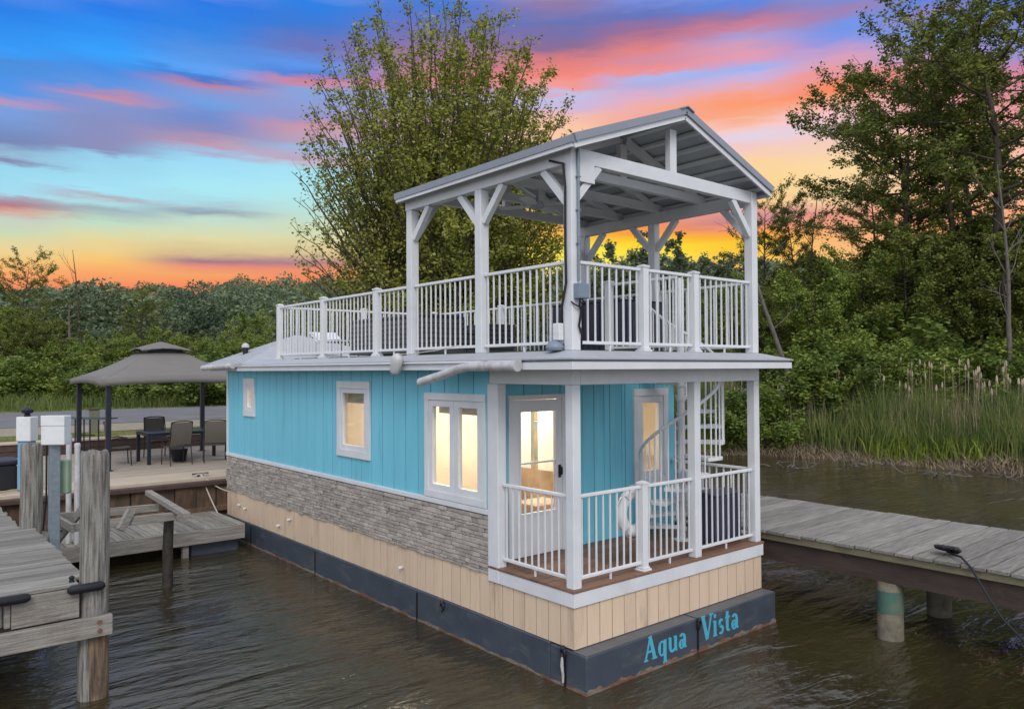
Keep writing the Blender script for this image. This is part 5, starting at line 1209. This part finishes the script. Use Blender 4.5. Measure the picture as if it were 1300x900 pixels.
under = [(930, 42, 6.8, 'B3'), (965, 38, 6.0, 'B4'), (1000, 41, 7.5, 'B3'), (1035, 36, 6.6, 'B2'), (1065, 42, 8.5, 'B4'), (1095, 37, 8.0, 'B1'), (1125, 41, 9.0, 'B3'), (1155, 35, 7.8, 'B4'), (1185, 39, 9.0, 'B2'),
         (1215, 37, 9.4, 'B3'), (1245, 35, 8.6, 'B4'), (1275, 38, 9.5, 'B1'), (1310, 34, 8.5, 'B3'), (1350, 36, 9, 'B4'), (900, 47, 7.4, 'B1'), (1145, 50, 10, 'B2'), (1230, 50, 11, 'B4'), (1050, 50, 9, 'B3'), (1300, 48, 11, 'B1'), (985, 52, 8.5, 'B2'), (1390, 33, 8, 'B2')]
nm = ['leftmost', 'second', 'third', 'fourth', 'fifth', 'sixth', 'seventh', 'eighth', 'ninth', 'tenth', 'eleventh', 'twelfth']
order = sorted(range(len(under)), key=lambda i: under[i][0])
for rank, i in enumerate(order):
    u, F, h, k = under[i]; h *= .97; lb = 'leafy understory tree below the tall trees, %s from the left on the right bank' % (('number %d' % (rank+1)) if rank >= 12 else nm[rank]) if rank < 12 else 'leafy understory tree on the right bank, %s from the right edge' % nm[len(under)-1-rank].replace('leftmost', 'first')
    plant(k, u, F, h, lb, 'tree', 'leafy_tree', 'understory trees on the right bank')
shr = [(955, 30, 2.2, 'S1'), (1005, 31.5, 2.8, 'S3'), (1045, 31, 3.2, 'S1'), (1090, 32, 3.0, 'S2'), (1130, 31, 3.4, 'S3'), (1180, 31.5, 3.0, 'S1'), (1230, 32, 2.8, 'S2'), (1285, 29, 2.6, 'S1'), (1330, 30, 3, 'S3'), (1075, 34, 3.8, 'S3'), (1160, 34, 4, 'S2')]
for rank, i in enumerate(sorted(range(len(shr)), key=lambda i: shr[i][0])):
    u, F, h, k = shr[i]; plant(k, u, F, h, 'green shrub between the cattails and the trees, %s from the left' % nm[rank], 'shrub', 'shrub', 'shrubs behind the cattails', sx=1.35)
# centre: trees seen through the pavilion and under the big tree
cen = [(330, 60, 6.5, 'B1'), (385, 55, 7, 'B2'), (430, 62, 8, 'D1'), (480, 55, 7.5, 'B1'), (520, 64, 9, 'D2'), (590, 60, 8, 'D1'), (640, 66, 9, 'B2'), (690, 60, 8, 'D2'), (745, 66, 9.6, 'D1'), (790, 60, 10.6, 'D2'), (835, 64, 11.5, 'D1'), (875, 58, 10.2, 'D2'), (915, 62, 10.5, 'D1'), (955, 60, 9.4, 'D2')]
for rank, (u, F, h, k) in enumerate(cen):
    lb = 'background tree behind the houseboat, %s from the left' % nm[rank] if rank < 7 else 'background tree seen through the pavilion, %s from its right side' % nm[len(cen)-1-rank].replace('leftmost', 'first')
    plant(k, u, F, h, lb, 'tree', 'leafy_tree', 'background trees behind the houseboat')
# left: the trees across the road
lef = [(28, 52, 9.6, 'W2'), (-25, 50, 6.5, 'B1'), (8, 47, 4.4, 'B4'), (50, 50, 5.6, 'B3'), (92, 48, 3.7, 'B2'), (130, 50, 4.2, 'B1'), (168, 52, 4.8, 'B2'), (180, 60, 8.2, 'W3'), (212, 50, 3.8, 'B4'), (250, 51, 4.3, 'B1'), (288, 50, 4.1, 'B2'), (325, 52, 4.4, 'B1'),
       (72, 62, 6.4, 'B3'), (235, 66, 5.2, 'B4'), (290, 68, 5.4, 'D2'), (-60, 48, 6, 'B2'), (125, 66, 5.6, 'D1')]
for rank, i in enumerate(sorted(range(len(lef)), key=lambda i: lef[i][0])):
    u, F, h, k = lef[i]; pos = nm[rank] if rank < 12 else None
    lb = ('tree across the road on the left, %s from the left edge' % pos.replace('leftmost', 'first')) if pos else 'tree across the road near the houseboat roof, %s from the right' % nm[len(lef)-1-rank].replace('leftmost', 'first')
    plant(k, u, F, h, lb, 'tree', 'leafy_tree', 'trees across the road on the left', sx=1.2 if k[0] == 'B' else 1)
lsh = [(u, 44.5+(u*7 % 3), 1.9+(u*13 % 10)/14, ('S1', 'S2', 'S3')[(u//10) % 3]) for u in (-20, 15, 50, 85, 120, 150, 185, 220, 255, 290)]
for rank, (u, F, h, k) in enumerate(lsh): plant(k, u, F, h*1.25, 'roadside shrub on the left, %s from the left edge' % nm[rank].replace('leftmost', 'first'), 'shrub', 'shrub', 'shrubs along the road', sx=1.5)
# bare dead trees
def snag(name, u, F, H, seed, label, m=BARK, lean=0., nb=9, r0=.13, z=None):
    t = Tree(seed); r = t.r; p = at(u, F); p.z = gzt(p) if z is None else z; root = thing(name, label, 'tree', p)
    pts, _ = t.limb((0, 0, -.4), (lean*RIGHT.x, lean*RIGHT.y, 1), H, r0*max(1, F/50), .02, 12, .03, .0); t.wood('trunk', m, root); t.br = []
    for j in range(nb):
        u_ = .45+.5*j/nb; k = int(u_*12); p2, _ = t.limb(pts[k], unit(r.uniform(0, 6.28), r.uniform(.5, 1.1)), H*.16*r.uniform(.5, 1.2), .03, .008, 6, .12, .02)
        for q in range(3): t.limb(p2[r.integers(2, 6)], (p2[3]-p2[2])*4+r.normal(0, .5, 3), H*.07, .012, .005, 4, .15, .02)
    if t.br: t.wood('branches', m, root)
    return root
snag('dead_tree', 103, 80, 15.2, 51, 'thin bare dead tree standing above the treeline on the left')
snag('dead_tree', 88, 70, 8.8, 52, 'pale broken dead trunk just left of the thin bare tree', BARKL, nb=0, r0=.2)
snag('leaning_tree', 1030, 32, 11.5, 53, 'bare leaning pale trunk right of the pavilion corner post', BARKL, -.42, 7, .15)
snag('dead_tree', 1280, 30, 10.5, 54, 'bare grey trunk with thin branches near the right edge', BARKL, .02, 14, .13)
snag('dead_tree', 1000, 42, 12, 55, 'spindly bare tree just right of the pavilion roof', BARK, .0, 14, .09)
# forest on the far hill
def forest():
    r = np.random.default_rng(5); VV = []; pts = []; ls = []
    for i in range(620):
        F = r.uniform(84, 200); u = r.uniform(-160, 1460); q = at(u, F); z = gzt(q); s = r.uniform(2.4, 6.2); n = (3400 if F < 125 else 2000) if u < 480 else 900; ls.append(np.full(n, .40 if u < 480 else .62))
        d = r.normal(size=(n, 3)); d /= np.linalg.norm(d, axis=1)[:, None]; d[:, 2] = np.abs(d[:, 2])*1.2-.35
        rad = s*(1+.16*np.sin(d[:, 0]*5+i)*np.cos(d[:, 1]*6))*r.uniform(.8, 1.0, n)
        c = d*rad[:, None]*np.array([1, 1, 1.05]); pts.append(c+np.array([q.x, q.y, z+s*1.15]))
    P_ = np.concatenate(pts); v, f = leaf_quads(P_, np.concatenate(ls)[:, None], r); return v, f
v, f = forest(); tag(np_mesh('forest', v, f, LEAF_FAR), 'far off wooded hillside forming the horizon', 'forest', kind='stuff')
# reeds and cattails along the right bank
def shore_pts(n, r, d0, d1, seg=(4, 9)):
    pts = np.array(SHORE[seg[0]:seg[1]], float); ln = np.linalg.norm(np.diff(pts, axis=0), axis=1); cum = np.r_[0, np.cumsum(ln)]
    s = r.uniform(0, cum[-1], n); i = np.clip(np.searchsorted(cum, s)-1, 0, len(ln)-1); t = ((s-cum[i])/ln[i])[:, None]; p = pts[i]*(1-t)+pts[i+1]*t
    d = (pts[i+1]-pts[i])/ln[i][:, None]; nr = np.stack([-d[:, 1], d[:, 0]], 1); q = r.uniform(d0, d1, n)
    return p+nr*q[:, None], s, q
def blades(P_, h, w_, r, lean=.18):
    n = len(P_); z = height(P_[:, 0], P_[:, 1]); base = np.c_[P_, z-.05]; a = r.uniform(0, 2*np.pi, n); sd_ = np.c_[np.cos(a), np.sin(a), np.zeros(n)]*w_[:, None]
    ln = r.normal(0, lean, (n, 2)); m1 = base+np.c_[ln*h[:, None]*.35, h*.55]; tp = base+np.c_[ln*h[:, None], h*r.uniform(.9, 1., n)]
    v = np.stack([base-sd_, base+sd_, m1+sd_*.8, tp, m1-sd_*.8], 1).reshape(-1, 3); i = np.arange(n)[:, None]*5
    f = np.concatenate([i+np.array([0, 1, 2, 4]), ], 0); f2 = i+np.array([4, 2, 3, 3]); return v, f, i
def blade_obj(name, P_, h, w_, r, m, label, cat, lean=.18):
    v, f, i = blades(P_, h, w_, r, lean); me = bpy.data.meshes.new(name); n = len(P_); me.vertices.add(len(v)); me.vertices.foreach_set('co', v.astype(np.float32).ravel())
    loops = np.concatenate([f, i+np.array([4, 2, 3])], 1).astype(np.int32).ravel(); me.loops.add(len(loops)); me.loops.foreach_set('vertex_index', loops)
    me.polygons.add(2*n); st_ = np.stack([np.arange(n)*7, np.arange(n)*7+4], 1).ravel(); me.polygons.foreach_set('loop_start', st_.astype(np.int32)); me.materials.append(m); me.update(calc_edges=True); me.validate()
    o = bpy.data.objects.new(name, me); COL.objects.link(o); return tag(o, label, cat, kind='stuff')
r = np.random.default_rng(8)
P_, s_, q_ = shore_pts(32000, r, .9, 6.5, (4, 9)); hh = r.uniform(.85, 1.95, len(P_))*np.clip(.42+q_*.3, .42, 1.1)*(1+.16*np.sin(s_*1.3)+.12*np.sin(s_*3.1+q_)); blade_obj('reeds', P_, hh, r.uniform(.010, .022, len(P_)), r, REED, 'green reeds growing along the right bank', 'reeds', .20)
P_, s_, q_ = shore_pts(6500, r, .5, 3.0, (4, 9)); k_ = (np.sin(s_*.9+.5)+.5*np.sin(s_*2.3)) > .1; P_, q_ = P_[k_], q_[k_]; hh = r.uniform(.4, .95, len(P_)); blade_obj('weeds', P_, hh, r.uniform(.012, .03, len(P_)), r, REEDY, 'bright yellow green weeds at the foot of the reeds', 'weeds', .3)
P_, s_, q_ = shore_pts(3600, r, 1.5, 6.5, (4, 9)); blade_obj('dry_stalks', P_, r.uniform(1.3, 2.3, len(P_)), r.uniform(.006, .012, len(P_)), r, STRAW, 'dry straw coloured stalks among the reeds', 'stalks', .05)
P_, s_, q_ = shore_pts(5000, r, .05, 1.5, (4, 9)); blade_obj('dead_grass', P_, r.uniform(.15, .5, len(P_)), r.uniform(.008, .016, len(P_)), r, STRAW, 'matted dead grass along the muddy waterline', 'dead grass', .8)
def cattails():
    P_, s_, q_ = shore_pts(300, r, 3.0, 6.5, (4, 9)); c = MB()
    for p in P_:
        z = float(height(np.array([p[0]]), np.array([p[1]]))[0]); h = r.uniform(1.6, 2.6); lx, ly = r.normal(0, .06, 2)
        c.tube([(p[0], p[1], z), (p[0]+lx, p[1]+ly, z+h)], [.009, .006], 4, cap=False); hw = r.uniform(.022, .045)
        c.tube([(p[0]+lx, p[1]+ly, z+h-.04), (p[0]+lx*1.02, p[1]+ly, z+h+.03), (p[0]+lx*1.05, p[1]+ly, z+h+.13), (p[0]+lx*1.1, p[1]+ly, z+h+.22)], [.008, hw, hw*.85, .008], 6, cap=False)
    return c
tag(cattails().build('cattails', mat('cattail_fluff', (.46, .37, .27), .95, (.3, .22, .15), 20, island=.25)), 'tan fluffy cattail heads standing above the reeds', 'cattails', kind='stuff')
# driftwood at the waterline
def drift(u, F, seed, label, n=9):
    rr = np.random.default_rng(seed); p = at(u, F); p.z = max(gzt(p), WZ)+.05; t = thing('driftwood', label, 'driftwood', p, group='driftwood tangles at the waterline'); c = MB()
    for i in range(n):
        a = rr.uniform(0, 6.28); e = rr.uniform(-.1, .5)**2*1.5; L = rr.uniform(.3, 1.3); q = Vector((p.x+rr.normal(0, .4), p.y+rr.normal(0, .4), p.z)); pts = [q]
        d = Vector(unit(a, e))
        for k in range(5): d = (d+Vector(rr.normal(0, .3, 3))).normalized(); pts.append(pts[-1]+d*L/5)
        c.tube(pts, [.022, .02, .016, .013, .009, .004], 5)
    c.build('branches', BARKL, t, smooth=True); return t
drift(1015, 25.2, 1, 'tangle of dead branches on the bank just right of the boat', 14); drift(1195, 23.5, 2, 'pale bare branches fallen at the waterline toward the right', 12); drift(1080, 25.5, 3, 'small driftwood pile in the middle of the right bank', 8); drift(1275, 22.5, 4, 'driftwood at the waterline nearest the right edge', 8)
# roadside grass
def patch(n, x0, x1, y0, y1, h0, h1, m, name, label):
    P_ = np.c_[r.uniform(x0, x1, n), r.uniform(y0, y1, n)]; k_ = (np.sin(P_[:, 0]*1.1)+np.sin(P_[:, 1]*1.9+P_[:, 0]*.5)+r.normal(0, .8, n)) > -1; P_ = P_[k_]; blade_obj(name, P_, r.uniform(h0, h1, len(P_)), r.uniform(.008, .016, len(P_)), r, m, label, 'grass', .3)
patch(16000, -9, 12, 17.6, 22.2, .04, .13, GRASS, 'grass', 'short grass between the retaining wall and the gravel')
patch(14000, -14, 26, 38.6, 44.5, .3, 1.15, REED, 'tall_grass', 'tall grass growing along the far side of the road')
patch(5000, -14, 22, 38.0, 39.0, .06, .2, GRASS, 'verge_grass', 'yellowish verge grass at the far road edge')
